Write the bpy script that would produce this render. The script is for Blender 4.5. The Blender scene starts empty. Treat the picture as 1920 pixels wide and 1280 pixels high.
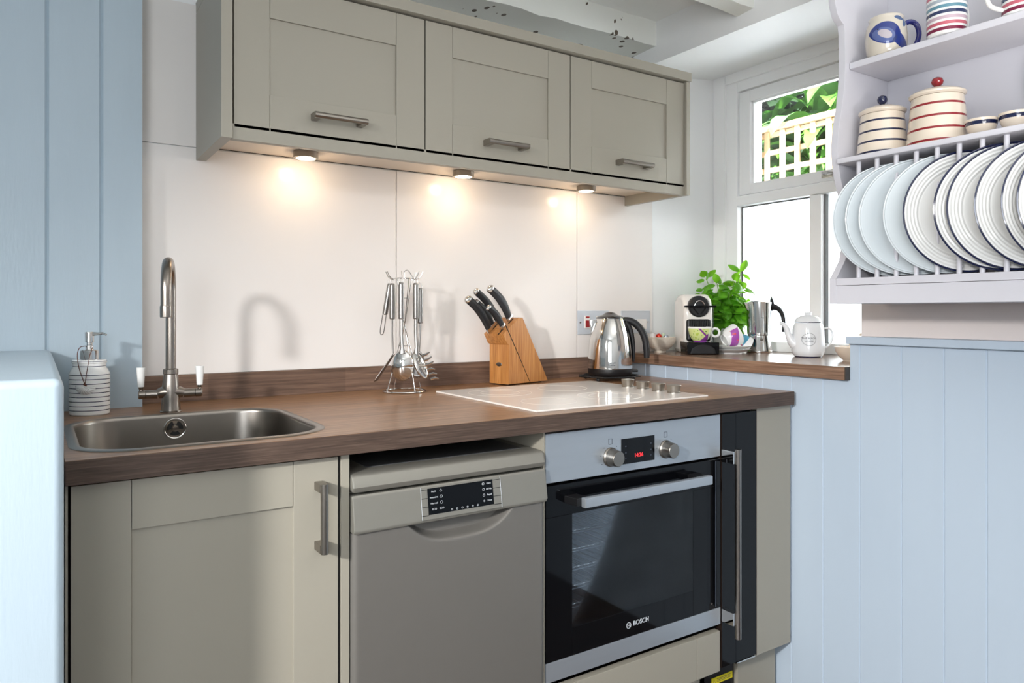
import bpy, bmesh, math, random
from mathutils import Vector, Matrix
random.seed(7)
C = bpy.context.scene
COL = C.collection
PI = math.pi
YAW = 0.5809
E_KEY, E_REAR, E_UP, E_WIN, E_SUN, E_SKY, E_LAMP = 440, 30, 19, 58, 42, 7, .44

# ------------------------------------------------------------------ helpers
def S(r, g, b):
    f = lambda c: (c/255/12.92) if c/255 <= .04045 else ((c/255+.055)/1.055)**2.4
    return (f(r), f(g), f(b), 1)

def mat(name, col, rough=.5, metal=0., bump=0., bscale=60., coat=0., var=.03, vscale=6., trans=0., ior=1.45, emit=None, estr=0., stretch=(1, 1, 1), spec=.5):
    m = bpy.data.materials.new(name); m.use_nodes = True
    nt = m.node_tree; N = nt.nodes; L = nt.links
    p = N['Principled BSDF']
    p.inputs['Roughness'].default_value = rough
    p.inputs['Metallic'].default_value = metal
    p.inputs['Specular IOR Level'].default_value = spec
    if coat: p.inputs['Coat Weight'].default_value = coat; p.inputs['Coat Roughness'].default_value = .06
    if trans: p.inputs['Transmission Weight'].default_value = trans; p.inputs['IOR'].default_value = ior
    tc = N.new('ShaderNodeTexCoord'); mp = N.new('ShaderNodeMapping'); mp.inputs['Scale'].default_value = stretch
    L.new(tc.outputs['Object'], mp.inputs['Vector'])
    nz = N.new('ShaderNodeTexNoise'); nz.inputs['Scale'].default_value = vscale; nz.inputs['Detail'].default_value = 4
    L.new(mp.outputs['Vector'], nz.inputs['Vector'])
    mx = N.new('ShaderNodeMix'); mx.data_type = 'RGBA'
    L.new(nz.outputs['Fac'], mx.inputs['Factor'])
    mx.inputs['A'].default_value = (*[c*(1-var) for c in col[:3]], 1)
    mx.inputs['B'].default_value = (*[min(1, c*(1+var)) for c in col[:3]], 1)
    L.new(mx.outputs['Result'], p.inputs['Base Color'])
    if bump:
        n2 = N.new('ShaderNodeTexNoise'); n2.inputs['Scale'].default_value = bscale; n2.inputs['Detail'].default_value = 5
        L.new(mp.outputs['Vector'], n2.inputs['Vector'])
        b = N.new('ShaderNodeBump'); b.inputs['Strength'].default_value = bump; b.inputs['Distance'].default_value = .002
        L.new(n2.outputs['Fac'], b.inputs['Height']); L.new(b.outputs['Normal'], p.inputs['Normal'])
    if emit:
        p.inputs['Emission Color'].default_value = emit; p.inputs['Emission Strength'].default_value = estr
    return m

def wood(name, dark, mid, light, rough=.3, axis='X', stave=(.55, .07), gs=(1.6, 40, 40), contrast=.14, coat=0.):
    m = bpy.data.materials.new(name); m.use_nodes = True
    nt = m.node_tree; N = nt.nodes; L = nt.links; p = N['Principled BSDF']
    p.inputs['Roughness'].default_value = rough
    if coat: p.inputs['Coat Weight'].default_value = coat; p.inputs['Coat Roughness'].default_value = .15
    tc = N.new('ShaderNodeTexCoord'); mp = N.new('ShaderNodeMapping')
    if axis == 'Y': mp.inputs['Rotation'].default_value = (0, 0, PI/2)
    if axis == 'Z': mp.inputs['Rotation'].default_value = (0, PI/2, 0)
    L.new(tc.outputs['Object'], mp.inputs['Vector'])
    sc = N.new('ShaderNodeMapping'); sc.inputs['Scale'].default_value = gs; L.new(mp.outputs['Vector'], sc.inputs['Vector'])
    nz = N.new('ShaderNodeTexNoise'); nz.inputs['Scale'].default_value = 3; nz.inputs['Detail'].default_value = 8; nz.inputs['Roughness'].default_value = .62; nz.inputs['Distortion'].default_value = .35
    L.new(sc.outputs['Vector'], nz.inputs['Vector'])
    cr = N.new('ShaderNodeValToRGB'); e = cr.color_ramp.elements
    e[0].position = .3; e[0].color = dark; e[1].position = .72; e[1].color = light
    x = cr.color_ramp.elements.new(.5); x.color = mid
    L.new(nz.outputs['Fac'], cr.inputs['Fac'])
    br = N.new('ShaderNodeTexBrick'); br.inputs['Scale'].default_value = 1; br.inputs['Mortar Size'].default_value = 0
    br.inputs['Brick Width'].default_value = stave[0]; br.inputs['Row Height'].default_value = stave[1]
    br.inputs['Color1'].default_value = (1-contrast,)*3+(1,); br.inputs['Color2'].default_value = (1+contrast,)*3+(1,)
    L.new(mp.outputs['Vector'], br.inputs['Vector'])
    mx = N.new('ShaderNodeMix'); mx.data_type = 'RGBA'; mx.blend_type = 'MULTIPLY'; mx.inputs['Factor'].default_value = 1; mx.clamp_result = False
    L.new(cr.outputs['Color'], mx.inputs['A']); L.new(br.outputs['Color'], mx.inputs['B'])
    L.new(mx.outputs['Result'], p.inputs['Base Color'])
    b = N.new('ShaderNodeBump'); b.inputs['Strength'].default_value = .18; b.inputs['Distance'].default_value = .001
    L.new(nz.outputs['Fac'], b.inputs['Height']); L.new(b.outputs['Normal'], p.inputs['Normal'])
    return m

def glassmat(name, tint=(1, 1, 1, 1), gloss=.08, rough=.02):
    m = bpy.data.materials.new(name); m.use_nodes = True
    nt = m.node_tree; N = nt.nodes; L = nt.links; N.remove(N['Principled BSDF'])
    t = N.new('ShaderNodeBsdfTransparent'); t.inputs['Color'].default_value = tint
    g = N.new('ShaderNodeBsdfGlossy'); g.inputs['Roughness'].default_value = rough
    fr = N.new('ShaderNodeFresnel'); fr.inputs['IOR'].default_value = 1.45
    # faint streaks vary the reflection a little
    nz = N.new('ShaderNodeTexNoise'); nz.inputs['Scale'].default_value = 5
    mu = N.new('ShaderNodeMath'); mu.operation = 'MULTIPLY_ADD'; mu.inputs[1].default_value = .04; mu.inputs[2].default_value = gloss-.02
    L.new(nz.outputs['Fac'], mu.inputs[0])
    ad = N.new('ShaderNodeMath'); ad.operation = 'ADD'; ad.use_clamp = True
    L.new(fr.outputs['Fac'], ad.inputs[0]); L.new(mu.outputs[0], ad.inputs[1])
    mx = N.new('ShaderNodeMixShader'); L.new(ad.outputs[0], mx.inputs[0]); L.new(t.outputs[0], mx.inputs[1]); L.new(g.outputs[0], mx.inputs[2])
    L.new(mx.outputs[0], N['Material Output'].inputs['Surface'])
    return m

class MB:
    """collects geometry, links it as ONE mesh object"""
    def __init__(s): s.bm = bmesh.new()
    def _mi(s, fs, mi):
        for f in fs: f.material_index = mi
    def box(s, x0, x1, y0, y1, z0, z1, bev=0., mi=0, seg=2):
        r = bmesh.ops.create_cube(s.bm, size=1)
        vs = r['verts']
        for v in vs:
            v.co = Vector((x0+(v.co.x+.5)*(x1-x0), y0+(v.co.y+.5)*(y1-y0), z0+(v.co.z+.5)*(z1-z0)))
        fs = list({f for v in vs for f in v.link_faces}); s._mi(fs, mi)
        if bev:
            es = list({e for v in vs for e in v.link_edges})
            o = bmesh.ops.bevel(s.bm, geom=es, offset=bev, segments=seg, affect='EDGES', profile=.5)
            s._mi(o['faces'], mi)
        return s
    def prism(s, pts, a, b, axis='Y', bev=0., mi=0):
        """pts: outline in the two other axes; extruded from a to b along axis"""
        def co(p, t):
            return {'X': (t, p[0], p[1]), 'Y': (p[0], t, p[1]), 'Z': (p[0], p[1], t)}[axis]
        A = [s.bm.verts.new(co(p, a)) for p in pts]; B = [s.bm.verts.new(co(p, b)) for p in pts]
        n = len(pts); fs = []
        for i in range(n):
            fs.append(s.bm.faces.new((A[i], A[(i+1) % n], B[(i+1) % n], B[i])))
        fs.append(s.bm.faces.new(A[::-1])); fs.append(s.bm.faces.new(B))
        s._mi(fs, mi)
        bmesh.ops.recalc_face_normals(s.bm, faces=fs)
        if bev:
            es = [e for e in set(fs[-1].edges) | set(fs[-2].edges)]
            o = bmesh.ops.bevel(s.bm, geom=es, offset=bev, segments=2, affect='EDGES', profile=.5); s._mi(o['faces'], mi)
        return s
    def lathe(s, prof, n=32, c=(0, 0, 0), mis=None, M=None, sy=1.):
        """prof: (r,z) list; closed at the ends when r==0"""
        rings = []
        for (r, z) in prof:
            if r < 1e-6: rings.append([s.bm.verts.new((0, 0, z))])
            else: rings.append([s.bm.verts.new((r*math.cos(2*PI*k/n), sy*r*math.sin(2*PI*k/n), z)) for k in range(n)])
        for i in range(len(rings)-1):
            a, b = rings[i], rings[i+1]; m = mis[i] if mis else 0
            for k in range(n):
                k2 = (k+1) % n
                if len(a) == 1 and len(b) == 1: continue
                if len(a) == 1: f = s.bm.faces.new((a[0], b[k2], b[k]))
                elif len(b) == 1: f = s.bm.faces.new((a[k], a[k2], b[0]))
                else: f = s.bm.faces.new((a[k], a[k2], b[k2], b[k]))
                f.material_index = m; f.smooth = True
        T = Matrix.Translation(c) @ (M or Matrix())
        for r in rings:
            for v in r: v.co = T @ v.co
        return s
    def tube(s, path, r, n=10, mi=0, caps=True, closed=False, flat=1.):
        P = [Vector(p) for p in path]; rr = list(r) if isinstance(r, (list, tuple)) else [r]*len(P)
        if 4 < len(P) < 12 and not closed:            # round the bends (Catmull-Rom)
            Q = []; qr = []
            for i in range(len(P)-1):
                p0, p1, p2, p3 = P[max(i-1, 0)], P[i], P[i+1], P[min(i+2, len(P)-1)]
                for k in range(4):
                    t = k/4; Q.append(.5*((2*p1)+(p2-p0)*t+(2*p0-5*p1+4*p2-p3)*t*t+(3*p1-p0-3*p2+p3)*t**3)); qr.append(rr[i]+(rr[i+1]-rr[i])*t)
            P = Q+[P[-1]]; rr = qr+[rr[-1]]
        m = len(P); rings = []
        up = None
        for i in range(m):
            if closed: t = (P[(i+1) % m]-P[(i-1) % m])
            else: t = P[min(i+1, m-1)]-P[max(i-1, 0)]
            t.normalize()
            if up is None:
                up = Vector((0, 0, 1)) if abs(t.z) < .9 else Vector((1, 0, 0))
            u = (up - t*up.dot(t))
            if u.length < 1e-5: u = t.orthogonal()
            u.normalize(); w = t.cross(u); up = u
            rings.append([s.bm.verts.new(P[i]+(u*math.cos(2*PI*k/n)+w*flat*math.sin(2*PI*k/n))*rr[i]) for k in range(n)])
        for i in range(m if closed else m-1):
            a, b = rings[i], rings[(i+1) % m]
            for k in range(n):
                f = s.bm.faces.new((a[k], a[(k+1) % n], b[(k+1) % n], b[k])); f.material_index = mi; f.smooth = True
        if caps and not closed:
            f = s.bm.faces.new(rings[0][::-1]); f.material_index = mi
            f = s.bm.faces.new(rings[-1]); f.material_index = mi
        return s
    def cyl(s, a, b, r, r2=None, n=24, mi=0): return s.tube([a, b], [r, r if r2 is None else r2], n, mi)
    def sphere(s, c, r, n=20, mi=0, sc=(1, 1, 1)):
        prof = [(r*math.sin(PI*i/12), -r*math.cos(PI*i/12)) for i in range(13)]
        prof[0] = (0, -r); prof[-1] = (0, r)
        return s.lathe(prof, n, c, [mi]*12, Matrix.Diagonal((*sc, 1)))
    def grid(s, nu, nv, fn, mi=0):
        V = [[s.bm.verts.new(fn(i/nu, j/nv)) for j in range(nv+1)] for i in range(nu+1)]
        for i in range(nu):
            for j in range(nv):
                f = s.bm.faces.new((V[i][j], V[i+1][j], V[i+1][j+1], V[i][j+1])); f.material_index = mi; f.smooth = True
        return s
    def build(s, name, mats, parent=None, loc=None, rot=None, ang=35, recalc=True, solid=0):
        if recalc: bmesh.ops.recalc_face_normals(s.bm, faces=s.bm.faces)
        me = bpy.data.meshes.new(name); s.bm.to_mesh(me); s.bm.free()
        for m in (mats if isinstance(mats, (list, tuple)) else [mats]): me.materials.append(m)
        for p in me.polygons: p.use_smooth = True
        me.set_sharp_from_angle(angle=math.radians(ang))
        o = bpy.data.objects.new(name, me); COL.objects.link(o)
        if parent: o.parent = parent
        if loc: o.location = loc
        if rot: o.rotation_euler = rot
        if recalc and len(me.polygons) < 4000:
            wn = o.modifiers.new('n', 'WEIGHTED_NORMAL'); wn.keep_sharp = True; wn.weight = 100
        if solid:
            md = o.modifiers.new('s', 'SOLIDIFY'); md.thickness = solid; md.offset = 0
        return o

def tag(o, label=None, cat=None, group=None, kind=None):
    if label: o['label'] = label
    if cat: o['category'] = cat
    if group: o['group'] = group
    if kind: o['kind'] = kind
    return o
def thing(name, label, cat, loc=(0, 0, 0), rz=0, group=None):
    o = bpy.data.objects.new(name, None); COL.objects.link(o); o.empty_display_size = .02
    o.location = loc; o.rotation_euler = (0, 0, rz)
    return tag(o, label, cat, group)
def struct(o): o['kind'] = 'structure'; return o
def dup(o, loc=None, label=None, rot=None, parent=None):
    c = o.copy(); COL.objects.link(c)
    if parent: c.parent = parent
    if loc is not None: c.location = loc
    if rot is not None: c.rotation_euler = rot
    if label: c['label'] = label
    for ch in list(o.children): dup(ch, parent=c)
    return c
def text(name, body, size, m, parent, loc, rot, ext=.0002, align='CENTER', bold=0.):
    cu = bpy.data.curves.new(name, 'FONT'); cu.body = body; cu.size = size; cu.extrude = ext; cu.align_x = align; cu.align_y = 'CENTER'; cu.offset = bold
    t = bpy.data.objects.new(name, cu); COL.objects.link(t)
    dg = bpy.context.evaluated_depsgraph_get(); me = bpy.data.meshes.new_from_object(t.evaluated_get(dg))
    bpy.data.objects.remove(t)
    me.materials.clear(); me.materials.append(m)
    o = bpy.data.objects.new(name, me); COL.objects.link(o); o.parent = parent; o.location = loc; o.rotation_euler = rot
    return o
def rrect(x0, x1, y0, y1, r, n=10):
    p = []
    for cx, cy, a in ((x1-r, y1-r, 0), (x0+r, y1-r, 90), (x0+r, y0+r, 180), (x1-r, y0+r, 270)):
        for k in range(n+1):
            t = math.radians(a+90*k/n); p.append((cx+r*math.cos(t), cy+r*math.sin(t)))
    return p

# ------------------------------------------------------------------ materials
M_white = mat('white_wall_paint', S(241, 242, 242), .6, bump=.12, bscale=25)
M_ceil = mat('ceiling_paint', S(240, 241, 238), .7, bump=.2, bscale=14)
M_gloss = mat('white_gloss_wood', S(248, 249, 249), .3, bump=.08, bscale=30)
M_blue = mat('pale_blue_gloss_paint', S(176, 192, 203), .32, bump=.15, bscale=30, stretch=(6, 6, 1), var=.03, vscale=4)
M_blue2 = mat('very_pale_blue_paint', S(190, 205, 220), .38, bump=.1, bscale=30, stretch=(4, 4, 1), var=.015)
M_shaded = mat('shaded_white_paint', S(226, 216, 212), .7, bump=.15, bscale=20)  # white wall, its warm shade put into the colour
M_splash = mat('white_glass_panel', S(236, 231, 227), .14, var=.008, spec=.3)
M_sage = mat('sage_satin_paint', S(160, 155, 142), .42, var=.012, bump=.03, bscale=200)
M_under = mat('pale_board_underside', S(225, 212, 196), .4, var=.02)
M_dark = mat('dark_gap_black', S(18, 17, 16), .7, var=.1)
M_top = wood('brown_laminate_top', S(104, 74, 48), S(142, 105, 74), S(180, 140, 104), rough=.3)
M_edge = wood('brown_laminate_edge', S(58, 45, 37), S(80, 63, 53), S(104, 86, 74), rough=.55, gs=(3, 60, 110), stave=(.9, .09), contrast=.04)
M_ups = wood('brown_laminate_upstand', S(84, 64, 52), S(112, 88, 74), S(138, 112, 94), rough=.4, stave=(.19, .2), gs=(2, 40, 50), contrast=.16)
M_ledge = wood('brown_laminate_ledge', S(96, 72, 56), S(132, 103, 84), S(164, 134, 112), rough=.22, axis='Y', coat=.2)
M_steel = mat('brushed_steel', S(150, 146, 142), .3, 1, var=.08, vscale=60, stretch=(1, 1, 12))
M_steelh = mat('brushed_nickel_handle', S(152, 146, 138), .34, 1, var=.06, vscale=40)
M_sink = mat('sink_steel', S(144, 138, 131), .3, 1, var=.1, vscale=14, bump=.05, bscale=120)
M_tap = mat('antique_nickel', S(150, 142, 134), .27, 1, var=.05, vscale=25)
M_chrome = mat('polished_chrome', S(215, 213, 210), .07, 1, var=.02)
M_porc = mat('white_porcelain', S(240, 240, 238), .15, var=.01, coat=.4)
M_dw = mat('dishwasher_silver_paint', S(140, 138, 130), .42, .4, var=.02, vscale=30)
M_dwd = mat('dishwasher_door_grey', S(122, 119, 114), .45, .35, var=.02, vscale=30)
M_black = mat('gloss_black_glass', S(9, 10, 13), .06, var=.1, spec=.28)
M_blackm = mat('black_plastic', S(22, 22, 24), .38, var=.1)
M_rubber = mat('black_rubber_grip', S(26, 26, 29), .5, var=.1, bump=.1, bscale=300)
M_ovst = mat('oven_brushed_steel', S(176, 183, 190), .34, .6, var=.05, vscale=8, stretch=(1, 1, 6))
M_hob = mat('white_ceramic_glass', S(236, 230, 224), .07, var=.006, spec=.35)
M_hobline = mat('grey_zone_print', S(200, 192, 184), .3, var=.02)
M_print = mat('dark_grey_print', S(60, 66, 76), .5, var=.02)
M_iconw = mat('white_print', S(205, 210, 215), .5, var=.02)
M_led = mat('red_led_digits', S(200, 20, 25), .5, emit=(1, .04, .05, 1), estr=1.6)
M_bamboo = wood('bamboo_wood', S(150, 92, 44), S(184, 124, 66), S(208, 152, 92), rough=.35, axis='Z', stave=(.4, .018), gs=(2, 60, 60), contrast=.07)
M_rack = mat('lilac_grey_paint', S(214, 213, 220), .35, var=.015, bump=.06, bscale=60)
M_cream = mat('cream_glazed_pottery', S(232, 218, 200), .16, var=.02, coat=.5)
M_navy = mat('navy_glaze', S(22, 30, 66), .15, var=.05, coat=.5)
M_red = mat('red_glaze', S(142, 24, 34), .14, var=.05, coat=.5)
M_plate = mat('white_plate_glaze', S(240, 240, 238), .14, var=.015, coat=.5)
M_plateb = mat('pale_blue_plate_glaze', S(226, 234, 238), .16, var=.015, coat=.5)
M_cobalt = mat('cobalt_glaze', S(30, 36, 120), .12, var=.15, coat=.6)
M_leaf = mat('basil_leaf', S(92, 158, 40), .4, var=.35, vscale=18, bump=.3, bscale=40)
M_leafo = mat('strap_leaf_green', S(74, 122, 44), .4, var=.5, vscale=5)
M_leafd = mat('dark_hedge_leaf', S(30, 52, 26), .5, var=.6, vscale=7)
def translucent(m, col, f=.4):
    N = m.node_tree.nodes; L = m.node_tree.links; t = N.new('ShaderNodeBsdfTranslucent'); t.inputs['Color'].default_value = col
    mx = N.new('ShaderNodeMixShader'); mx.inputs[0].default_value = f
    L.new(N['Principled BSDF'].outputs[0], mx.inputs[1]); L.new(t.outputs[0], mx.inputs[2]); L.new(mx.outputs[0], N['Material Output'].inputs['Surface'])
translucent(M_leaf, S(150, 214, 50), .45)
for _m in ():
    _m.node_tree.nodes['Principled BSDF'].inputs['Transmission Weight'].default_value = .0
    _m.node_tree.nodes['Principled BSDF'].inputs['Subsurface Weight'].default_value = .15
    _m.node_tree.nodes['Principled BSDF'].inputs['Subsurface Radius'].default_value = (.01, .02, .003)
M_soil = mat('dark_compost', S(52, 40, 32), .9, bump=.5, bscale=80)
M_trel = mat('pale_trellis_wood', S(182, 150, 112), .6, var=.12, vscale=12, bump=.2)
M_extw = mat('whitewashed_stone', S(240, 242, 244), .8, bump=1., bscale=7, var=.08, vscale=4)
M_glass = glassmat('window_glass', (.97, .985, .98, 1), .02)
M_ovglass = glassmat('tinted_oven_glass', (.78, .82, .86, 1), .015, .04)
M_cavity = mat('oven_cavity_enamel', S(150, 160, 172), .5, var=.1)
M_lamp = mat('lit_lamp_lens', S(255, 240, 215), .3, emit=(1, .78, .5, 1), estr=14)
M_yellow = mat('yellow_sticker', S(222, 205, 30), .5, var=.02)
M_cord = mat('brown_leather_cord', S(88, 44, 28), .6, var=.1)
M_floor = wood('dark_floor_boards', S(50, 36, 28), S(72, 52, 40), S(92, 68, 52), rough=.35, stave=(1.4, .14), gs=(1, 12, 12))
M_enamel = mat('white_enamel', S(240, 243, 246), .12, var=.01, coat=.5)
M_pod1 = mat('orange_red_foil', S(214, 62, 44), .25, .6, var=.1)
M_pod2 = mat('silver_blue_foil', S(170, 180, 188), .25, .7, var=.1)
M_pod3 = mat('mint_foil', S(196, 214, 190), .3, .4, var=.1)
M_switch = mat('steel_switch_plate', S(206, 212, 220), .3, .3, var=.03)
M_redsw = mat('red_rocker', S(150, 20, 26), .3, var=.05, coat=.3)
M_swhite = mat('white_switch_insert', S(232, 228, 224), .3, var=.01)
M_bowlc = mat('stoneware_beige', S(206, 196, 182), .3, var=.06, coat=.2)

# beam paint: white with chipped flecks that show dark old wood
M_beam = mat('chipped_white_beam_paint', S(226, 228, 222), .55, bump=.4, bscale=10)
def flecks(m):
    N = m.node_tree.nodes; L = m.node_tree.links; p = N['Principled BSDF']
    src = p.inputs['Base Color'].links[0].from_socket
    tc = N.new('ShaderNodeTexCoord')
    mp = N.new('ShaderNodeMapping'); mp.inputs['Scale'].default_value = (30, 22, 26); L.new(tc.outputs['Object'], mp.inputs['Vector'])
    vo = N.new('ShaderNodeTexVoronoi'); vo.inputs['Scale'].default_value = 1; L.new(mp.outputs['Vector'], vo.inputs['Vector'])
    lt = N.new('ShaderNodeMath'); lt.operation = 'LESS_THAN'; lt.inputs[1].default_value = .25; L.new(vo.outputs['Distance'], lt.inputs[0])
    nz = N.new('ShaderNodeTexNoise'); nz.inputs['Scale'].default_value = 5; nz.inputs['Detail'].default_value = 3; L.new(tc.outputs['Object'], nz.inputs['Vector'])
    gt = N.new('ShaderNodeMath'); gt.operation = 'GREATER_THAN'; gt.inputs[1].default_value = .52; L.new(nz.outputs['Fac'], gt.inputs[0])
    mu = N.new('ShaderNodeMath'); mu.operation = 'MULTIPLY'; L.new(lt.outputs[0], mu.inputs[0]); L.new(gt.outputs[0], mu.inputs[1])
    mx = N.new('ShaderNodeMix'); mx.data_type = 'RGBA'; L.new(mu.outputs[0], mx.inputs['Factor'])
    L.new(src, mx.inputs['A']); mx.inputs['B'].default_value = S(88, 78, 66); L.new(mx.outputs['Result'], p.inputs['Base Color'])
flecks(M_beam)

def painted(name, base, rules, rough=.14):
    """base glaze plus pattern patches. rules: (type, params, colour); patches in object space"""
    m = mat(name, base, rough, var=.01, coat=.5); N = m.node_tree.nodes; L = m.node_tree.links; p = N['Principled BSDF']
    tc = N.new('ShaderNodeTexCoord'); sx = N.new('ShaderNodeSeparateXYZ'); L.new(tc.outputs['Object'], sx.inputs[0])
    cur = p.inputs['Base Color'].links[0].from_socket
    def mth(op, a, b=None):
        n = N.new('ShaderNodeMath'); n.operation = op
        for i, v in enumerate((a, b)):
            if v is None: continue
            if isinstance(v, (int, float)): n.inputs[i].default_value = v
            else: L.new(v, n.inputs[i])
        return n.outputs[0]
    X, Y, Z = sx.outputs
    for typ, q, colr in rules:
        if typ == 'ell':      # ellipse in x-z, on the y<0 side: cx, cz, a, b, rot
            cx, cz, a, b, rot = q
            dx = mth('SUBTRACT', X, cx); dz = mth('SUBTRACT', Z, cz); c, s_ = math.cos(rot), math.sin(rot)
            u = mth('DIVIDE', mth('ADD', mth('MULTIPLY', dx, c), mth('MULTIPLY', dz, s_)), a)
            v = mth('DIVIDE', mth('SUBTRACT', mth('MULTIPLY', dz, c), mth('MULTIPLY', dx, s_)), b)
            f = mth('LESS_THAN', mth('ADD', mth('MULTIPLY', u, u), mth('MULTIPLY', v, v)), 1.)
            f = mth('MULTIPLY', f, mth('LESS_THAN', Y, 0.))
        elif typ == 'half':   # ax + bz between c and d
            a, b, c, d = q
            w = mth('ADD', mth('MULTIPLY', X, a), mth('MULTIPLY', Z, b))
            f = mth('MULTIPLY', mth('GREATER_THAN', w, c), mth('LESS_THAN', w, d))
        elif typ == 'blot':   # noise blots limited to z range
            sc, th, z0, z1, x0, x1 = q
            nz = N.new('ShaderNodeTexVoronoi'); nz.inputs['Scale'].default_value = sc; L.new(tc.outputs['Object'], nz.inputs['Vector'])
            f = mth('LESS_THAN', nz.outputs['Distance'], th)
            f = mth('MULTIPLY', f, mth('MULTIPLY', mth('GREATER_THAN', Z, z0), mth('LESS_THAN', Z, z1)))
            f = mth('MULTIPLY', f, mth('MULTIPLY', mth('GREATER_THAN', X, x0), mth('LESS_THAN', X, x1)))
        mx = N.new('ShaderNodeMix'); mx.data_type = 'RGBA'; L.new(f, mx.inputs['Factor']); L.new(cur, mx.inputs['A']); mx.inputs['B'].default_value = colr
        cur = mx.outputs['Result']
    L.new(cur, p.inputs['Base Color'])
    return m

# ------------------------------------------------------------------ room shell
struct(MB().box(-2.5, 2.3, -3.8, .2, -.1, 0).build('floor', M_floor))
struct(MB().box(-2.5, 2.3, -3.8, .2, 2.2, 2.35).build('ceiling', M_ceil))
struct(MB().box(-2.5, 2.3, 0, .2, 0, 2.2).build('wall_back', M_white))
struct(MB().box(-2.5, -2.4, -3.8, 0, 0, 2.2).build('wall_left', M_white))
struct(MB().box(-2.4, 2.3, -3.8, -3.6, 0, 2.2).build('wall_front', M_white))

def boarding(name, x, ys, y0, y1, z0, z1, back, m):
    """vertical tongue-and-groove boards facing -X with V grooves at ys; one mesh"""
    g = .0026; pts = [(back, y0)]; pts.append((x, y0))
    for y in sorted(ys, reverse=True):
        if y < y0-.01 and y > y1+.01: pts += [(x, y+g), (x+g*1.1, y), (x, y-g)]
    pts += [(x, y1), (back, y1)]
    return MB().prism(pts, z0, z1, 'Z').build(name, m, ang=20)
GY = [-.1, -.2028, -.3072, -.411, -.5157, -.6184, -.7212, -.8249, -.9361, -1.0505, -1.1569, -1.2538, -1.355, -1.456, -1.557, -1.658, -1.76, -1.86, -1.96, -2.06, -2.16, -2.26, -2.36, -2.46, -2.56, -2.66, -2.76, -2.86]
struct(boarding('wall_right_below_ledge', 1.505, GY, -.0, -.908, 0, .955, 2.1, M_blue2))
struct(boarding('wall_right_dado', 1.505, GY, -.908, -3.6, 0, 1.056, 2.1, M_blue2))
struct(MB().prism([(1.505, 2.05), (1.505, 2.2), (2.3, 2.2), (2.3, 2.118), (2.0, 2.115)], 0, -3.6, 'Y').build('wall_right_upper', M_white))
struct(MB().box(1.54, 2.3, -3.6, -.92, 1.056, 2.13).build('wall_right_pier', M_shaded))
struct(MB().box(2.1, 2.3, -.92, 0, 0, .992).build('wall_right_under_window', M_white))
struct(MB().box(1.486, 1.6, -3.6, -.905, 1.056, 1.077, .003).build('trim_1', M_blue2))

# left: blue boarded box-out and the low near wall
def boardfront(name, y, xs, x0, x1, z0, z1, back, m):
    g = .0045; pts = [(x0, back), (x0, y)]
    for x in xs: pts += [(x-g, y), (x, y+g*1.2), (x+g, y)]
    pts += [(x1, y), (x1, back)]
    return MB().prism(pts, z0, z1, 'Z').build(name, m, ang=20)
struct(boardfront('wall_back_blue_boarding', -.07, [-1.36, -1.25, -1.14, -1.03, -.92, -.81, -.70, -.59, -.475, -.3617, -.2512], -2.4, -.1624, 0, 2.2, 0, M_blue))
struct(MB().box(-2.4, -.352, -.945, -.07, 0, 1.056, .012, seg=3).build('wall_partition', M_blue))

# beams
def beam(name, y0, y1, z0, x0=-2.4, x1=1.505):
    b = MB(); n = 60
    rnd = random.Random(3)
    cols = [[rnd.uniform(-.004, .004) for _ in range(4)] for _ in range(n+1)]
    R = []
    for i in range(n+1):
        x = x0+(x1-x0)*i/n; c = cols[i]
        R.append([b.bm.verts.new(p) for p in ((x, y0+c[0], 2.2), (x, y0+c[1], z0+c[2]), (x, y1, z0+c[3]), (x, y1, 2.2))])
    for i in range(n):
        for k in range(4): b.bm.faces.new((R[i][k], R[i][(k+1) % 4], R[i+1][(k+1) % 4], R[i+1][k]))
    b.bm.faces.new(R[0]); b.bm.faces.new(R[-1][::-1])
    return struct(b.build(name, M_beam))
beam('trim_2', -.155, -.0, 2.11)
beam('trim_3', -.585, -.52, 2.098)

# splashback panels
def panel(x0, x1, z0, z1, label):
    o = MB().box(x0, x1, -.006, 0, z0, z1, .0012).build('splashback_panel', M_splash); tag(o, label, 'wall panel', 'white glossy splashback panels'); return o
panel(-.1615, .5465, .98, 1.579, 'glossy white splashback panel behind the mixer tap')
panel(.5495, 1.2555, .98, 1.579, 'glossy white splashback panel behind the knife block')
panel(1.2585, 1.632, .98, 1.579, 'narrow glossy white splashback panel holding the metal sockets')
panel(-.1615, 1.632, 1.581, 1.958, 'white panel strip above the splashback, left of the wall cabinet end')

# ------------------------------------------------------------------ window
w = MB()
# outer frame + stepped casing (Y is along the wall)
F0, F1 = 1.985, 2.09
w.box(F0+.012, F1, -.115, 0, .992, 2.118, .003)              # left jamb
w.box(F0, F1, -.062, 0, .992, 2.118, .003)
w.box(F0+.012, F1, -.92, -.115, 2.036, 2.118, .003)
w.box(F0, F1, -.92, -.062, 2.075, 2.118, .003)
w.box(F0+.012, F1, -.92, -.875, .992, 2.036, .003)
w.box(F0+.012, F1, -.875, -.115, .992, 1.03, .003)          # bottom rail
w.box(F0+.002, F1, -.875, -.115, 1.572, 1.612, .006)        # transom
w.box(F0+.006, F1, -.494, -.447, 1.03, 1.572, .004)          # mullion
struct(w.build('window_1', M_gloss))
s = MB(); a0, a1, b0, b1 = -.862, -.119, 1.616, 2.032; X0, X1 = 2.004, 2.05
s.box(X0, X1, -.172, a1, b0, b1, .003); s.box(X0, X1, a0, a0+.053, b0, b1, .003)
s.box(X0, X1, a0+.053, -.172, b1-.045, b1, .003); s.box(X0, X1, a0+.053, -.172, b0, b0+.042, .003)
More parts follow.
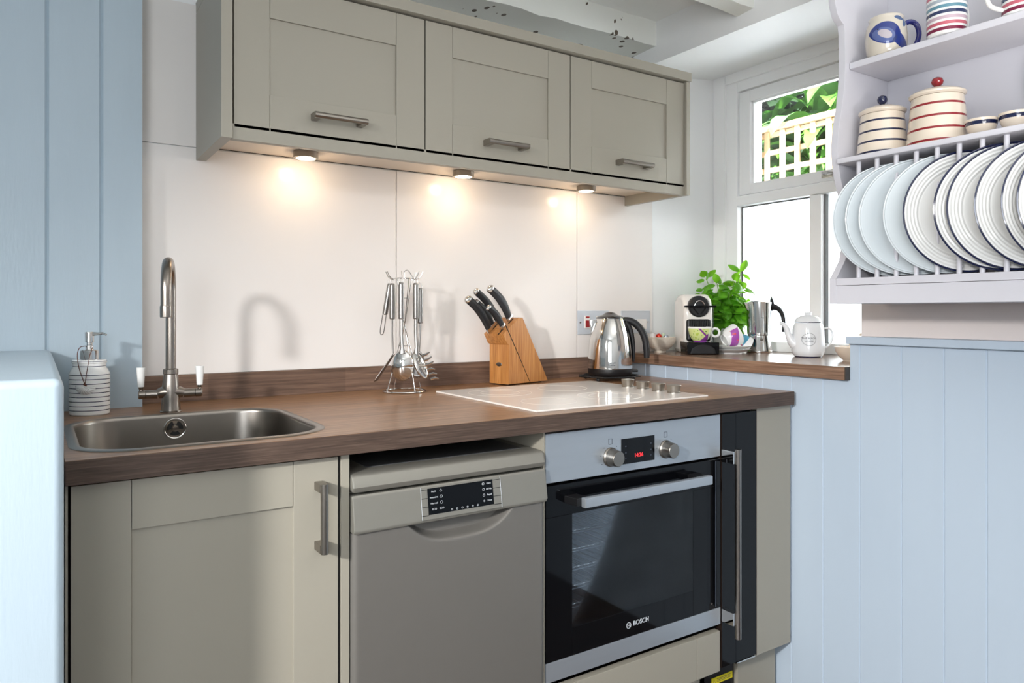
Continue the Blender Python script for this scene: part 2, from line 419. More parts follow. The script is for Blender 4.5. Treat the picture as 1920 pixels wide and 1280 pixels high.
s.box(X0+.012, X1-.01, -.181, -.171, b0+.04, b1-.044, .002)
s.box(X0+.012, X1-.01, a0+.05, -.171, b1-.052, b1-.044, .002)
sash = s.build('window_2', M_gloss); struct(sash)
g = MB().box(2.03, 2.034, a0+.05, -.176, b0+.038, b1-.048).build('pane', M_glass, sash); tag(g, 'clear top pane')
g = MB().box(2.03, 2.034, -.447, -.113, 1.028, 1.574).build('pane', M_glass, bpy.data.objects['window_1'])
g = MB().box(2.03, 2.034, -.876, -.494, 1.028, 1.574).build('pane', M_glass, bpy.data.objects['window_1'])
# grey strips, the dark of the gaps round the lower panes put into colour
g = MB(); g.box(2.024, 2.03, -.119, -.115, 1.03, 1.572).box(2.024, 2.03, -.447, -.119, 1.568, 1.572).box(2.012, 2.03, -.500, -.494, 1.03, 1.572)
g.build('glazing_gap', mat('grey_gap_strip', S(110, 112, 112), .7), bpy.data.objects['window_1'])
g = MB(); g.box(2.0, 2.006, -.535, -.49, 1.628, 1.642, .002); g.tube([(2.0, -.50, 1.64), (1.985, -.505, 1.645), (1.98, -.53, 1.643), (1.99, -.545, 1.64)], .004, 8)
g.build('window_stay', M_chrome, sash)

# exterior
tag(MB().box(3.2, 3.4, -3, 3.5, -.5, 1.80).build('garden_wall', M_extw), 'whitewashed garden wall outside the window', 'garden wall')
struct(MB().box(2.3, 8, -5, 8, -.6, -.5).build('floor_outside', M_extw))
t = thing('trellis', 'pale wooden square trellis above the garden wall', 'trellis', (3.26, .3, 1.80))
for k, y in enumerate([.90, .7865, .7, .5941, .4949, .3962, .2981, .2, .1, 0, -.1, -.2, -.3, -.4]):
    MB().box(-.012, 0, y-.3-.0165, y-.3+.0165, .0, .41, .002).build('batten', M_trel, t)
for z in (.08, .184, .287, .392):
    MB().box(0, .016, -1.4, .75, z-.0145, z+.0145, .002).build('rail', M_trel, t)
MB().box(-.022, .03, -1.4, .75, .41, .445, .003).build('cap_rail', M_trel, t)
tag(MB().box(3.1, 3.19, .69, .9, 1.3, 3.0, .004).build('gutter_post', M_extw), 'white outdoor post beside the trellis', 'post')
def strap_plant(loc, n, length, seed, label):
    rnd = random.Random(seed); b = MB()
    for i in range(n):
        az = rnd.uniform(0, 2*PI); el = rnd.uniform(.5, 1.4); L_ = length*rnd.uniform(.6, 1.1); w_ = rnd.uniform(.032, .070)
        base = Vector((rnd.uniform(-.12, .12), rnd.uniform(-.7, .7), rnd.uniform(0, .55)))
        d = Vector((math.cos(az), math.sin(az), 0)); side = Vector((-d.y, d.x, 0)); nn = 8; pv = None
        pos = base.copy(); e = el
        for k in range(nn+1):
            t_ = k/nn; ww = w_*math.sin(PI*min(1, .12+t_*.88))**.6
            a = b.bm.verts.new(pos-side*ww); m_ = b.bm.verts.new(pos-Vector((0, 0, .012))); c = b.bm.verts.new(pos+side*ww)
            if pv:
                b.bm.faces.new((pv[0], pv[1], m_, a)); b.bm.faces.new((pv[1], pv[2], c, m_))
            pv = (a, m_, c)
            pos = pos + (d*math.cos(e)+Vector((0, 0, 1))*math.sin(e))*L_/nn; e -= .28
    r = thing('garden_plant', label, 'plant', loc)
    b.build('foliage', M_leafo, r, recalc=False)
    st = MB()
    for k in range(5): st.cyl((0, -.6+.3*k, -2.0), (0, -.6+.3*k, .3), .02, n=8)
    st.build('stem', M_soil, r)
strap_plant((3.72, .75, 1.86), 260, .62, 2, 'strap-leaved green plant behind the left part of the trellis')
strap_plant((3.75, -.65, 1.86), 220, .62, 5, 'strap-leaved green plant behind the right part of the trellis')
b = MB(); rnd = random.Random(9)
for i in range(7000):
    p = Vector((rnd.uniform(4.5, 5.1), rnd.uniform(-1.2, 3.2), rnd.uniform(1.3, 3.6))); a = Vector([rnd.gauss(0, 1) for _ in range(3)]).normalized()*.15; c = a.orthogonal().normalized()*.055
    v = [b.bm.verts.new(q) for q in (p-a, p+c, p+a, p-c)]; b.bm.faces.new(v)
hd = b.build('hedge', M_leafd, recalc=False); tag(hd, 'dark hedge foliage in the distance behind the trellis', 'hedge', kind='stuff')

# ------------------------------------------------------------------ ledge + worktop
t = thing('window_ledge', 'brown wood-effect ledge under the window', 'window ledge', (1.485, -.907, .955))
MB().box(0, .545, .003, .907, 0, .037, .0012).build('board', M_ledge, t)
MB().box(0, .1, 0, .0028, 0, .037).build('end_cap', mat('dark_edge_strip', S(66, 58, 52), .5), t)

wt = thing('worktop', 'long brown wood-effect laminate kitchen worktop with sink cut-out', 'worktop', (-.345, -.7444, .871))
def plate_with_hole(outer, inner, z0, z1):
    b = MB(); bm = b.bm
    rings = []
    for z in (z1, z0):
        o = [bm.verts.new((x, y, z)) for x, y in outer]; i = [bm.verts.new((x, y, z)) for x, y in inner]
        es = [bm.edges.new((o[k], o[(k+1) % len(o)])) for k in range(len(o))]+[bm.edges.new((i[k], i[(k+1) % len(i)])) for k in range(len(i))]
        bmesh.ops.triangle_fill(bm, use_beauty=True, edges=es); rings.append((o, i))
    for j in (0, 1):
        a, c = rings[0][j], rings[1][j]; n = len(a)
        for k in range(n): bm.faces.new((a[k], a[(k+1) % n], c[(k+1) % n], c[k]))
    return b
ox, oy, oz = wt.location
inner = [(x-ox, y-oy) for x, y in rrect(-.329, .104, -.702, -.258, .105, 8)]
ws = plate_with_hole([(0, .002), (1.832, .002), (1.832, .7444), (0, .7444)], inner, 0, .039)
wb = ws.build('top_surface', M_top, wt)
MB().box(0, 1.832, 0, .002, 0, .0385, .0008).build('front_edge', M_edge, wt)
o = MB().box(-.1615, 1.505, -.019, 0, .91, .98, .0012).build('upstand', M_ups)
tag(o, 'low brown wood upstand along the back of the worktop', 'upstand')

# ------------------------------------------------------------------ shaker doors and handles
def shaker(W, H, sw, rt, rb, th=.02, rec=.006, gap=.0006):
    """local: x 0..W, z 0..H, front at y=0, back at y=th"""
    b = MB(); v = .0012
    b.box(0, sw-gap, 0, th, 0, H, v); b.box(W-sw+gap, W, 0, th, 0, H, v)
    b.box(sw, W-sw, 0, th, H-rt, H, v); b.box(sw, W-sw, 0, th, 0, rb, v)
    b.box(sw-.002, W-sw+.002, rec, th-.001, rb-.002, H-rt+.002)
    return b
def handle_mesh(L_, vertical=False):
    """square-ended bar handle, centred on its fixing line; sticks out to -y"""
    b = MB(); h = L_/2
    b.box(-h, -h+.016, -.034, 0, -.0085, .0085, .0012); b.box(h-.016, h, -.034, 0, -.0085, .0085, .0012)
    b.tube([(-h-.001, -.034, 0), (-h+.004, -.034, 0), (h-.004, -.034, 0), (h+.001, -.034, 0)], .0072, 16)
    if vertical:
        bmesh.ops.rotate(b.bm, verts=b.bm.verts, matrix=Matrix.Rotation(PI/2, 3, 'Y'), cent=(0, 0, 0))
    return b

W = .4953
hb = None
cabs = ['sage wall cabinet at the left end of the row', 'middle sage wall cabinet above the utensil stand', 'sage wall cabinet at the right end, nearest the window']
for i, lb in enumerate(cabs):
    t = thing('wall_cabinet', lb, 'cabinet', (i*W, -.31, 1.5745), group='sage wall cabinets in a row')
    MB().box(.001, W-.001, .022, .304, .0255, .3835).build('carcass', M_sage, t)
    d = shaker(W-.004, .3575, .0825, .0855, .0885).build('door', M_sage, t, loc=(.002, 0, 0))
    handle_mesh(.134).build('handle', M_steelh, d, loc=(W/2, 0, .049)); tag(d.children[0], 'brushed nickel bar handle')
    MB().box(.0005, W-.0005, .02, .03, .0, .3835).build('door_gap', M_dark, t)
o = MB().prism([(-.32, 1.5465), (0, 1.5465), (0, 1.936), (-.32, 1.936)], -.028, -.003, 'X', bev=.001).build('end_panel', M_sage)
_c = bpy.data.objects['wall_cabinet']; o.parent = _c; o.location = -_c.location
o = MB().box(1.4873, 1.5035, -.32, -.001, 1.5465, 1.936, .001).build('end_panel', M_sage)
_c = bpy.data.objects['wall_cabinet.002']; o.parent = _c; o.location = -_c.location
o = MB().box(-.028, 1.504, -.328, -.001, 1.9365, 1.966, .0015).build('cornice', M_sage); tag(o, 'sage cornice strip along the top of the wall cabinets', 'cornice')
t = thing('light_pelmet', 'sage light pelmet under the wall cabinets holding three lamps', 'pelmet', (0, -.31, 1.5465))
MB().box(-.0025, 1.4868, 0, .02, 0, .0365, .0008).build('front_strip', M_sage, t)
MB().box(-.0025, 1.4868, .0205, .3010, .0365, .0525, .0008).build('bottom_board', M_under, t)
MB().box(-.0025, 1.4868, .3013, .3038, .0350, .0525).build('rear_gap', M_dark, t)
for i, (x, lb) in enumerate([(.2354, 'round nickel lamp under the left wall cabinet'), (.7302, 'round nickel lamp under the middle wall cabinet'), (1.2212, 'round nickel lamp under the right wall cabinet')]):
    t = thing('cabinet_lamp', lb, 'lamp', (x, -.103, 1.583), group='round lamps under the wall cabinets')
    MB().lathe([(0, 0), (.0325, 0), (.0335, -.0012), (.0335, -.018), (.032, -.019), (.0265, -.019), (.0265, -.0165), (0, -.0165)], 36).build('housing', M_steelh, t)
    MB().lathe([(0, -.0167), (.026, -.0167), (.0255, -.0185), (0, -.0188)], 32).build('lens', M_lamp, t)
    ld = bpy.data.lights.new('lamp_light', 'POINT'); ld.shadow_soft_size = .016; ld.energy = E_LAMP; ld.color = (1, .76, .52)
    lo = bpy.data.objects.new('lamp_light', ld); COL.objects.link(lo); lo.location = (x, -.103, 1.550); lo.rotation_euler = (0, 0, 0)

# ------------------------------------------------------------------ base units
FY = -.7255
t = thing('sink_cabinet', 'sage base cabinet with shaker door under the sink', 'cabinet', (-.338, FY, 0))
MB().box(.004, .46, .022, .70, .12, .17).box(.004, .018, .022, .7, .17, .868).box(.446, .46, .022, .7, .17, .868).box(.018, .446, .69, .7, .17, .868).build('carcass', M_sage, t)
d = shaker(.4400, .711, .0865, .083, .083).build('door', M_sage, t, loc=(.001, 0, .155))
handle_mesh(.128, True).build('handle', M_steelh, d, loc=(.4015, 0, .605)); tag(d.children[0], 'upright brushed nickel bar handle')
MB().box(.443, .4455, .004, .02, .12, .868).build('door_gap', M_dark, t)
o = MB().box(-.3447, -.341, FY, -.7, .1, .868).build('filler_strip', M_sage); o.parent = t; o.location = -t.location
o = MB().box(.1085, .1255, FY, -.1, .0, .8695, .0008).build('filler_panel', M_sage); o.parent = t; o.location = -t.location
struct(MB().box(-.34, .1, -.655, -.645, 0, .12).build('baseboard_left', M_sage))
struct(MB().box(.127, 1.50, -.10, -.095, 0, .87).build('black_backing', M_dark))  # black sheet behind the appliances, shade of the void put into its colour

# dishwasher
t = thing('dishwasher', 'slim silver freestanding dishwasher under the worktop', 'dishwasher', (.1275, -.735, 0))
DW = .4605
MB().box(.004, DW-.004, .03, .6, .02, .79).build('body', M_dw, t)
b = MB(); b.prism([(-.001, .7975), (-.003, .803), (.004, .822), (.012, .8275), (.035, .829), (.58, .829), (.58, .793), (.002, .793)], 0, DW, 'X', bev=.006)
b.build('lid', M_dw, t)
MB().box(.05, DW-.03, .05, .55, .8285, .8305, .001).build('lid_inlay', mat('dark_lid_inlay', S(72, 74, 76), .35), t)
b = MB(); b.prism([(.03, .787), (.003, .787), (-.001, .782), (-.010, .722), (-.006, .7145), (.03, .7145)], 0, DW, 'X', bev=.003)
cp = b.build('control_panel', M_dw, t)
# control strip follows the sloped panel front
def on_cp(z, off=0): return -.001-.009*(.782-z)/.06-off
rx = math.atan2(.009, .06)
def cpbox(x0, x1, z0, z1, th, name, m, par, bev=.0):
    b = MB(); b.prism([(on_cp(z0), z0), (on_cp(z0, th), z0), (on_cp(z1, th), z1), (on_cp(z1), z1)], x0, x1, 'X', bev=bev); return b.build(name, m, par)
cpbox(.1445, .3375, .7205, .7845, .0006, 'control_fascia', M_dw, cp)
cpbox(.1600, .3165, .7295, .7815, .0012, 'display', M_black, cp)
for k in range(3):
    cpbox(.1455, .1590, .7635-.0170*k, .7795-.0170*k, .0014, 'button', M_dw, cp, .0003)
    cpbox(.3175, .3345, .7635-.0170*k, .7795-.0170*k, .0014, 'button', M_dw, cp, .0003)
for k in range(4):
    for x0, x1 in ((.1445, .1597), (.3168, .3360)): cpbox(x0, x1, .7622-.0170*k+.017, .7630-.0170*k+.017, .0015, 'button_gap', M_dark, cp)
for x in (.1445, .3360): cpbox(x, x+.0007, .7205, .7845, .0016, 'trim_line', M_iconw, cp)
dp = bpy.data.objects['display']
R90 = (PI/2-rx*0, 0, 0)
for k, wd in enumerate(['Auto', 'Intensive', 'Normal', 'ECO']):
    z = .775-.0118*k
    text('lettering', wd, .0052, M_iconw, dp, (.1735, on_cp(z, .0014), z), R90)
for k, wd in enumerate(['Glass', '60 Min', 'Rapid', 'Rinse']):
    z = .775-.0118*k
    text('lettering', wd, .0052, M_iconw, dp, (.3065, on_cp(z, .0014), z), R90)
def ring_icon(x, z, r, par, m, y, n=14):
    b = MB(); b.tube([(x+r*math.cos(2*PI*k/n), y, z+r*math.sin(2*PI*k/n)) for k in range(n)], .0004, 5, closed=True); return b.build('icon', m, par)
for k in range(3):
    z = .775-.0118*k
    ring_icon(.1905, z, .0030, dp, M_iconw, on_cp(z, .0014), 4+2*k)
    ring_icon(.2925, z, .0026, dp, M_iconw, on_cp(z, .0014), 8)
text('lettering', 'ECO', .0052, M_iconw, dp, (.1905, on_cp(.7396, .0014), .7396), R90)
ring_icon(.2925, .7396, .0022, dp, M_iconw, on_cp(.7396, .0014), 4)
for k in range(6): ring_icon(.2135+.0125*k, .7335, .0019, dp, M_iconw, on_cp(.7335, .0014), 5+k % 3)
# door skin with the smile-shaped grip hollow
NXg, NZg = 120, 90
ztop = .7135
def doorfn(u, v):
    x = u*DW; z = .10+v*(ztop-.10)
    # non-uniform rows: denser near the top
    z = .10+(1-(1-v)**2.2)*(ztop-.10)
    y = 0.
    e = min(x, DW-x)
    if e < .012: y = .012-math.sqrt(max(0, .012**2-(.012-e)**2))
    xc = (x-.2445)/.128
    if abs(xc) < 1:
        zb = ztop-.046*(1-abs(xc)**3.2)
        if z > zb:
            k = min(1, (z-zb)/.016); y += .030*(k*k*(3-2*k))
    return (x, y, z)
b = MB(); b.grid(NXg, NZg, doorfn); b.box(.012, DW-.012, .028, .032, .1, .7135)
b.build('door', M_dwd, t, ang=60)
struct(MB().box(.13, .585, -.66, -.65, 0, .1).build('baseboard_right', M_dark))

# oven
t = thing('built_in_oven', 'built-in electric oven with steel controls and black glass door', 'oven', (.5945, FY, 0))
MB().box(-.004, -.0005, .002, .62, .0, .8695).build('side_panel', M_sage, t)
OW = .5935
b = MB(); b.box(.004, OW-.004, .03, .045, .29, .866).box(.004, .02, .045, .55, .29, .866).box(OW-.02, OW-.004, .045, .55, .29, .866).box(.02, OW-.02, .045, .55, .74, .866).box(.02, OW-.02, .54, .55, .29, .74).box(.02, OW-.02, .045, .55, .29, .33)
bmesh.ops.delete(b.bm, geom=[f for f in b.bm.faces if False], context='FACES')
b.bm.free()
b = MB(); b.box(.004, .02, .02, .55, .29, .866).box(OW-.02, OW-.004, .02, .55, .29, .866).box(.02, OW-.02, .02, .55, .745, .866).box(.02, OW-.02, .54, .55, .29, .745).box(.02, OW-.02, .02, .55, .29, .33)
b.build('housing', M_dark, t)
pn = MB().box(.001, OW-.001, .0, .02, .7485, .8635, .002).build('control_panel', M_ovst, t)
tag(pn, 'brushed steel control panel')
MB().box(.231, .3435, -.0012, .0, .767, .830, .0004).build('display', M_black, pn)
text('clock_digits', '14:26', .0135, M_led, pn, (.2885, -.0016, .7855), (PI/2, 0, 0), bold=.0001)
for x, z0 in ((.245, .795), (.33, .795)):
    for dz in (0, .016, -.014): MB().box(x-.002, x+.002, -.0016, -.0012, z0+dz-.0015, z0+dz+.0015).build('symbol', M_print, pn)
for x in (.196, .383):
    k = MB().lathe([(0, 0), (.0235, 0), (.0235, .004), (.0215, .006), (.0205, .008), (.019, .030), (.0175, .032), (0, .032)], 36, M=Matrix.Rotation(PI/2, 4, 'X')).build('knob', M_steelh, pn, loc=(x, 0, .790))
    MB().box(x-.006, x+.006, -.0006, 0, .8205, .8215).box(x-.006, x-.005, -.0006, 0, .8205, .8345).box(x+.005, x+.006, -.0006, 0, .8205, .8345).box(x-.006, x+.006, -.0006, 0, .8335, .8345).build('symbol', M_print, pn)
    for q in range(7):
        a = math.radians(-30+q*40); r = .031
        MB().box(x+r*math.cos(a)-.001, x+r*math.cos(a)+.001, -.0006, 0, .790+r*math.sin(a)-.0008, .790+r*math.sin(a)+.0008).build('mark', M_print, pn)
dr = MB()
dr.box(.001, OW-.001, 0, .019, .669, .7425, .001); dr.box(.001, .0785, 0, .019, .3355, .669, .0008); dr.box(.485, OW-.001, 0, .019, .3355, .669, .0008); dr.box(.0785, .485, 0, .019, .3355, .402, .0008)
door = dr.build('oven_door', M_black, t); tag(door, 'black glass oven door')
MB().box(.078, .4855, .0004, .004, .4015, .6695).build('window', M_ovglass, door)
MB().box(OW-.022, OW-.019, -.0006, 0, .34, .738).build('edge_line', M_print, door)
MB().box(.001, OW-.001, -.0005, .019, .289, .3350, .0012).build('bottom_strip', M_ovst, door)
# cavity with shelf runners and wire shelves
b = MB(); b.box(.055, .51, .40, .41, .36, .72); b.box(.055, .06, .03, .40, .36, .72); b.box(.505, .51, .03, .40, .36, .72); b.box(.055, .51, .03, .41, .355, .36); b.box(.055, .51, .03, .41, .72, .725)
b.build('cavity', M_cavity, t)
for z in (.43, .475, .52, .565, .61):
    b = MB(); b.cyl((.06, .035, z), (.505, .035, z), .0022, n=8); b.cyl((.06, .06, z-.004), (.505, .06, z-.004), .0018, n=8)
    for q in range(14): b.cyl((.08+.03*q, .035, z), (.08+.03*q, .38, z), .0013, n=6)
    b.build('wire_shelf', M_chrome, t)
hd = MB(); hd.box(.0725, .4995, -.056, -.040, .694, .7175, .003)
h = hd.build('handle', M_ovst, door); tag(h, 'flat brushed steel handle bar')
for x in (.055, .485): MB().prism([(x, 0), (x+.035, 0), (x+.045, -.041), (x+.005, -.041)] if x < .1 else [(x-.02, 0), (x+.02, 0), (x+.012, -.041), (x-.025, -.041)], .6975, .7155, 'Z', bev=.002).build('handle_bracket', M_blackm, door)
text('maker_name', 'BOSCH', .0165, M_iconw, door, (.297, -.0006, .3655), (PI/2, 0, 0), bold=.0003)
b = MB(); cx, cz, r = .2555, .3645, .0072
b.tube([(cx+r*math.cos(2*PI*k/24), -.0006, cz+r*math.sin(2*PI*k/24)) for k in range(24)], .0007, 6, closed=True)
b.box(cx-.0036, cx-.0024, -.001, -.0002, cz-.005, cz+.005).box(cx+.0024, cx+.0036, -.001, -.0002, cz-.005, cz+.005).box(cx-.003, cx+.003, -.001, -.0002, cz-.0006, cz+.0006)
b.build('maker_emblem', M_iconw, door)
# drawer front below the oven
t = thing('drawer_front', 'sage shaker drawer front below the oven', 'drawer front', (.5965, FY, .1594))
b = MB(); b.box(.0, .088, 0, .02, 0, .111, .0012).box(.089, .499, 0, .02, 0, .111, .0012).box(.5, .589, 0, .02, 0, .111, .0012); b.build('front', M_sage, t)
struct(MB().box(.595, 1.19, -.665, -.655, 0, .158).build('baseboard_centre', M_sage))

# wine cooler
t = thing('wine_cooler', 'narrow black glass wine cooler between oven and end panel', 'wine cooler', (1.1915, FY, 0))
MB().box(.002, .145, .02, .55, .158, .866).build('body', M_blackm, t)
d = MB().box(.001, .1465, 0, .019, .1664, .8624, .001).build('glass_door', M_black, t)
MB().box(.0, .0012, -.001, .019, .1664, .8624).box(.1458, .1474, -.0005, .019, .165, .864).build('edge_trim', mat('dark_bronze_trim', S(58, 46, 40), .35, .6), d)
b = MB(); b.tube([(.0285, -.043, .259), (.0285, -.043, .772)], .0085, 20); h = b.build('handle', M_steel, d, loc=(-.012, 0, 0)); tag(h, 'tall brushed steel bar handle')
MB().box(.006, .025, -.042, 0, .733, .767, .001).build('handle_bracket', M_chrome, d, loc=(-.012+.004, 0, 0)); MB().box(.006, .025, -.042, 0, .296, .330, .001).build('handle_bracket', M_chrome, d, loc=(-.012+.004, 0, 0))
MB().box(.066, .146, .003, .03, .158, .1625, .0008).build('chrome_lip', M_chrome, t)
o = thing('vent_plinth', 'black vent plinth with yellow warning sticker under the wine cooler', 'plinth', (1.1915, -.665, 0))
MB().box(-.02, .122, 0, .01, 0, .155).build('grille', M_blackm, o)
MB().box(.03, .115, -.004, 0, .02, .068, .002).build('vent', M_black, o)
st = MB().box(.028, .138-.022, -.001, 0, .0840, .1035).build('warning_sticker', M_yellow, o)
pl_ = MB(); rnd = random.Random(4)
for z_ in (.0975, .0935, .0895):
    x_ = .050
    while x_ < .108:
        w_ = rnd.uniform(.002, .006); pl_.box(x_, x_+w_, -.0014, -.0009, z_-.0007, z_+.0007); x_ += w_+.0012
pl_.build('small_print', M_print, st)
b = MB(); b.tube([(.034, -.0012, .088), (.044, -.0012, .088), (.039, -.0012, .098)], .0005, 5, closed=True); b.build('warning_symbol', M_print, st)
o = MB().box(1.3400, 1.4945, FY, -.70, .162, .8695, .001).build('end_filler_panel', M_sage); tag(o, 'broad plain sage panel at the right end of the base units', 'cabinet panel')
o = MB().box(1.3195, 1.4905, -.675, -.655, 0, .16, .001).build('kickboard', M_sage); tag(o, 'sage kickboard below the plain end panel', 'kickboard')

# ------------------------------------------------------------------ sink
t = thing('sink', 'inset stainless steel sink bowl with rounded corners', 'sink', (-.1125, -.48, .91))
def ring(b, pts, z): return [b.bm.verts.new((x, y, z)) for x, y in pts]
def rr(off, r=.105): return rrect(-.2245+off, .2245-off, -.229+off, .2285-off, max(r-off*.8, .03), 10)
b = MB(); prof = [(0, .0002), (.0012, .0018), (.010, .0030), (.0145, .0026), (.0175, .0005), (.019, -.006), (.024, -.09), (.032, -.128), (.05, -.145), (.09, -.150), (.17, -.152)]
rs = [ring(b, rr(o_), z) for o_, z in prof]
for a, c in zip(rs, rs[1:]):
    n = len(a)
    for k in range(n): b.bm.faces.new((a[k], a[(k+1) % n], c[(k+1) % n], c[k]))
b.bm.faces.new(rs[-1])
b.build('bowl', M_sink, t, ang=70)
ov = MB(); ov.lathe([(0, .0012), (.006, .0016), (.0065, .0004), (.0205, .0004), (.0225, .0016), (.0235, .001), (.0235, -.002)], 32, M=Matrix.Rotation(PI/2, 4, 'X'))
oo = ov.build('overflow_grille', M_chrome, t, loc=(-.006, .203, -.030))
b = MB()
for k in range(3):
    a0 = math.radians(90+120*k+20); pts = []
    for q in range(9):
        a = a0+math.radians(80)*q/8; pts.append((.0165*math.cos(a), .0165*math.sin(a)))
    for q in range(8, -1, -1):
        a = a0+math.radians(80)*q/8; pts.append((.008*math.cos(a), .008*math.sin(a)))
    b.prism(pts, -.0022, -.0015, 'Y')
b.build('slots', M_dark, oo)
MB().lathe([(0, .003), (.03, .003), (.038, .001), (.038, 0)], 32).build('drain', M_chrome, t, loc=(0, 0, -.151))

# tap
t = thing('mixer_tap', 'swan-neck brushed nickel mixer tap with white lever handles', 'tap', (-.1185, -.213, .91), -.12)
MB().lathe([(0, 0), (.0235, 0), (.0235, .0025), (.0215, .004), (.0205, .015), (.0200, .030), (.0195, .050), (.0180, .066), (.0158, .082), (.0150, .088), (.0165, .0895), (.0165, .1), (.0125, .102), (0, .102)], 40).build('body', M_tap, t)
b = MB(); b.lathe([(0, -.026), (.012, -.026), (.0125, -.024), (.0125, -.002), (.0116, 0), (0, 0)], 28, c=(-.012, -.128, .248))
path = [(0, 0, .10), (0, 0, .2), (0, 0, .283)]
for k in range(1, 17):
    a = PI*k/16; dd = .064*(1-math.cos(a)); path.append((-.012*dd/.128, -dd, .283+.064*math.sin(a)))
path += [(-.012, -.128, .27), (-.012, -.128, .246)]
b.tube(path, .0112, 24); b.build('spout', M_tap, t)
for sg in (-1, 1):
    b = MB()
    b.tube([(sg*.008, 0, .046), (sg*.022, 0, .045), (sg*.028, 0, .043)], [.018, .0125, .0105], 24)
    b.tube([(sg*.028, 0, .043), (sg*.052, 0, .043)], [.0105, .0095], 24)
    b.tube([(sg*.052, 0, .043), (sg*.053, 0, .043), (sg*.066, 0, .043), (sg*.068, 0, .043)], [.0085, .0102, .0102, .008], 24)
    b.build('arm', M_tap, t)
    lv = MB(); lv.lathe([(0, .043), (.0045, .05), (.0035, .054), (.0055, .058), (.0055, .061), (.004, .062), (0, .062)], 16, c=(sg*.0625, 0, 0)); l = lv.build('lever', M_tap, t)
    MB().lathe([(0, .061), (.0068, .0612), (.0078, .078), (.0096, .104), (.0092, .106), (0, .1065)], 20, c=(sg*.0625, 0, 0)).build('ceramic_grip', M_porc, l); tag(l.children[0], 'white porcelain grip')

# soap dispenser
t = thing('soap_dispenser', 'white pottery soap dispenser with navy stripes and chrome pump', 'soap dispenser', (-.2805, -.158, .91), -YAW)
prof = [(0, 0), (.040, 0), (.0428, .003)]; mis = [0, 0]
z = .003
for k in range(9):
    prof.append((.0432, z+.0079)); mis.append(0); prof.append((.0432, z+.0096)); mis.append(1); z += .0100
prof += [(.042, .0965), (.0385, .1035), (.0355, .107), (.0350, .1105), (.0350, .1117), (.0350, .1175), (.0368, .1185), (.0370, .1215), (.0370, .1227), (.035, .125), (.0, .1252)]
mis += [0, 0, 0, 0, 1, 0, 0, 0, 1, 0, 0]
MB().lathe(prof, 48, mis=mis, sy=.82).build('bottle', [M_porc, M_navy], t)
b = MB(); b.lathe([(0, .125), (.0190, .125), (.0190, .146), (.0178, .1475), (.0085, .149), (.0075, .158), (.0062, .159), (.0062, .164), (.0095, .165), (.0098, .187), (.0088, .1885), (0, .189)], 28)
b.tube([(.004, 0, .184), (.02, 0, .184), (.03, 0, .1855), (.0385, 0, .182)], [.005, .0035, .0028, .0022], 10); b.build('pump', M_chrome, t)
t = thing('shell_pendant', 'small white scallop shell on a brown cord hung round the soap pump', 'shell pendant', (-.2805, -.158, .91), -YAW)
b = MB()
b.tube([(-.0115, -.012, .156), (-.013, -.02, .150), (-.010, -.030, .135), (.0, -.0400, .108), (.0125, -.0425, .077), (.0135, -.0425, .074)], .0009, 6)
b.tube([(.0145, -.0425, .074), (.0185, -.0425, .100), (.020, -.034, .135), (.0185, -.022, .150), (.012, -.008, .156), (0, .0095, .157), (-.0115, -.006, .156), (-.0115, -.012, .156)], .0009, 6)
b.tube([(.011, -.0425, .073), (.018, -.0425, .0695)], .0018, 6); b.build('cord', M_cord, t)
def shellf(u, v):
    a = math.radians(-100+200*u)-PI/2; r = v*.0195*(1+.03*math.cos(u*2*PI*11))
    x = r*math.cos(a)*1.15; z = r*math.sin(a)*.82
    y = -.0065*math.sin(PI*min(1, v*1.0)*.5+.9)*(1-v**3)*(1+.12*math.cos(u*2*PI*11)) - .0
    return (.0145+x, -.0405+y, .0665+z)
MB().grid(66, 8, shellf).build('shell', M_porc, t, recalc=False, solid=.0012)

# ------------------------------------------------------------------ utensil stand and utensils
SX, SY = .521, -.122
F = (.8360, -.5487)        # unit vector along the picture plane (world x,y)
t = thing('utensil_stand', 'wire utensil stand on a round base ring', 'utensil stand', (SX, SY, .91), -YAW)
def circ(r, z, n=40, c=(0, 0)): return [(c[0]+r*math.cos(2*PI*k/n), c[1]+r*math.sin(2*PI*k/n), z) for k in range(n)]
MB().tube(circ(.0615, .003), .0026, 8, closed=True).build('base_ring', M_chrome, t)
for k in range(4):
    a = math.radians(40+90*k); c_, s_ = math.cos(a), math.sin(a)
    MB().tube([(c_*.058, s_*.058, .003), (c_*.020, s_*.020, .13), (-c_*.004, -s_*.004, .21), (-c_*.024, -s_*.024, .33)], .0013, 6).build('wire', M_chrome, t)
MB().tube(circ(.0175, .135, 20), .0011, 6, closed=True).build('lower_ring', M_chrome, t); MB().tube(circ(.0155, .275, 20), .0011, 6, closed=True).build('middle_ring', M_chrome, t)
b = MB(); b.tube(circ(.026, .333, 24), .0016, 6, closed=True)
b.tube([(0, 0, .333), (0, 0, .352), (.008, 0, .357), (.016, 0, .35), (.026, 0, .333)], .0013, 6); b.build('top_ring', M_chrome, t)
HK = []
for k, az in enumerate([180, 270, 0, 215, 330, 60]):
    a = math.radians(az); c_, s_ = math.cos(a), math.sin(a); rr_ = .037
    MB().tube([(c_*.026, s_*.026, .333), (c_*.038, s_*.038, .329), (c_*.048, s_*.048, .338), (c_*.0545, s_*.0545, .352)], .0014, 6).build('hook', M_chrome, t)
def local(x, y, z): return (SX+x*math.cos(-YAW)-y*math.sin(-YAW), SY+x*math.sin(-YAW)+y*math.cos(-YAW), .91+z)
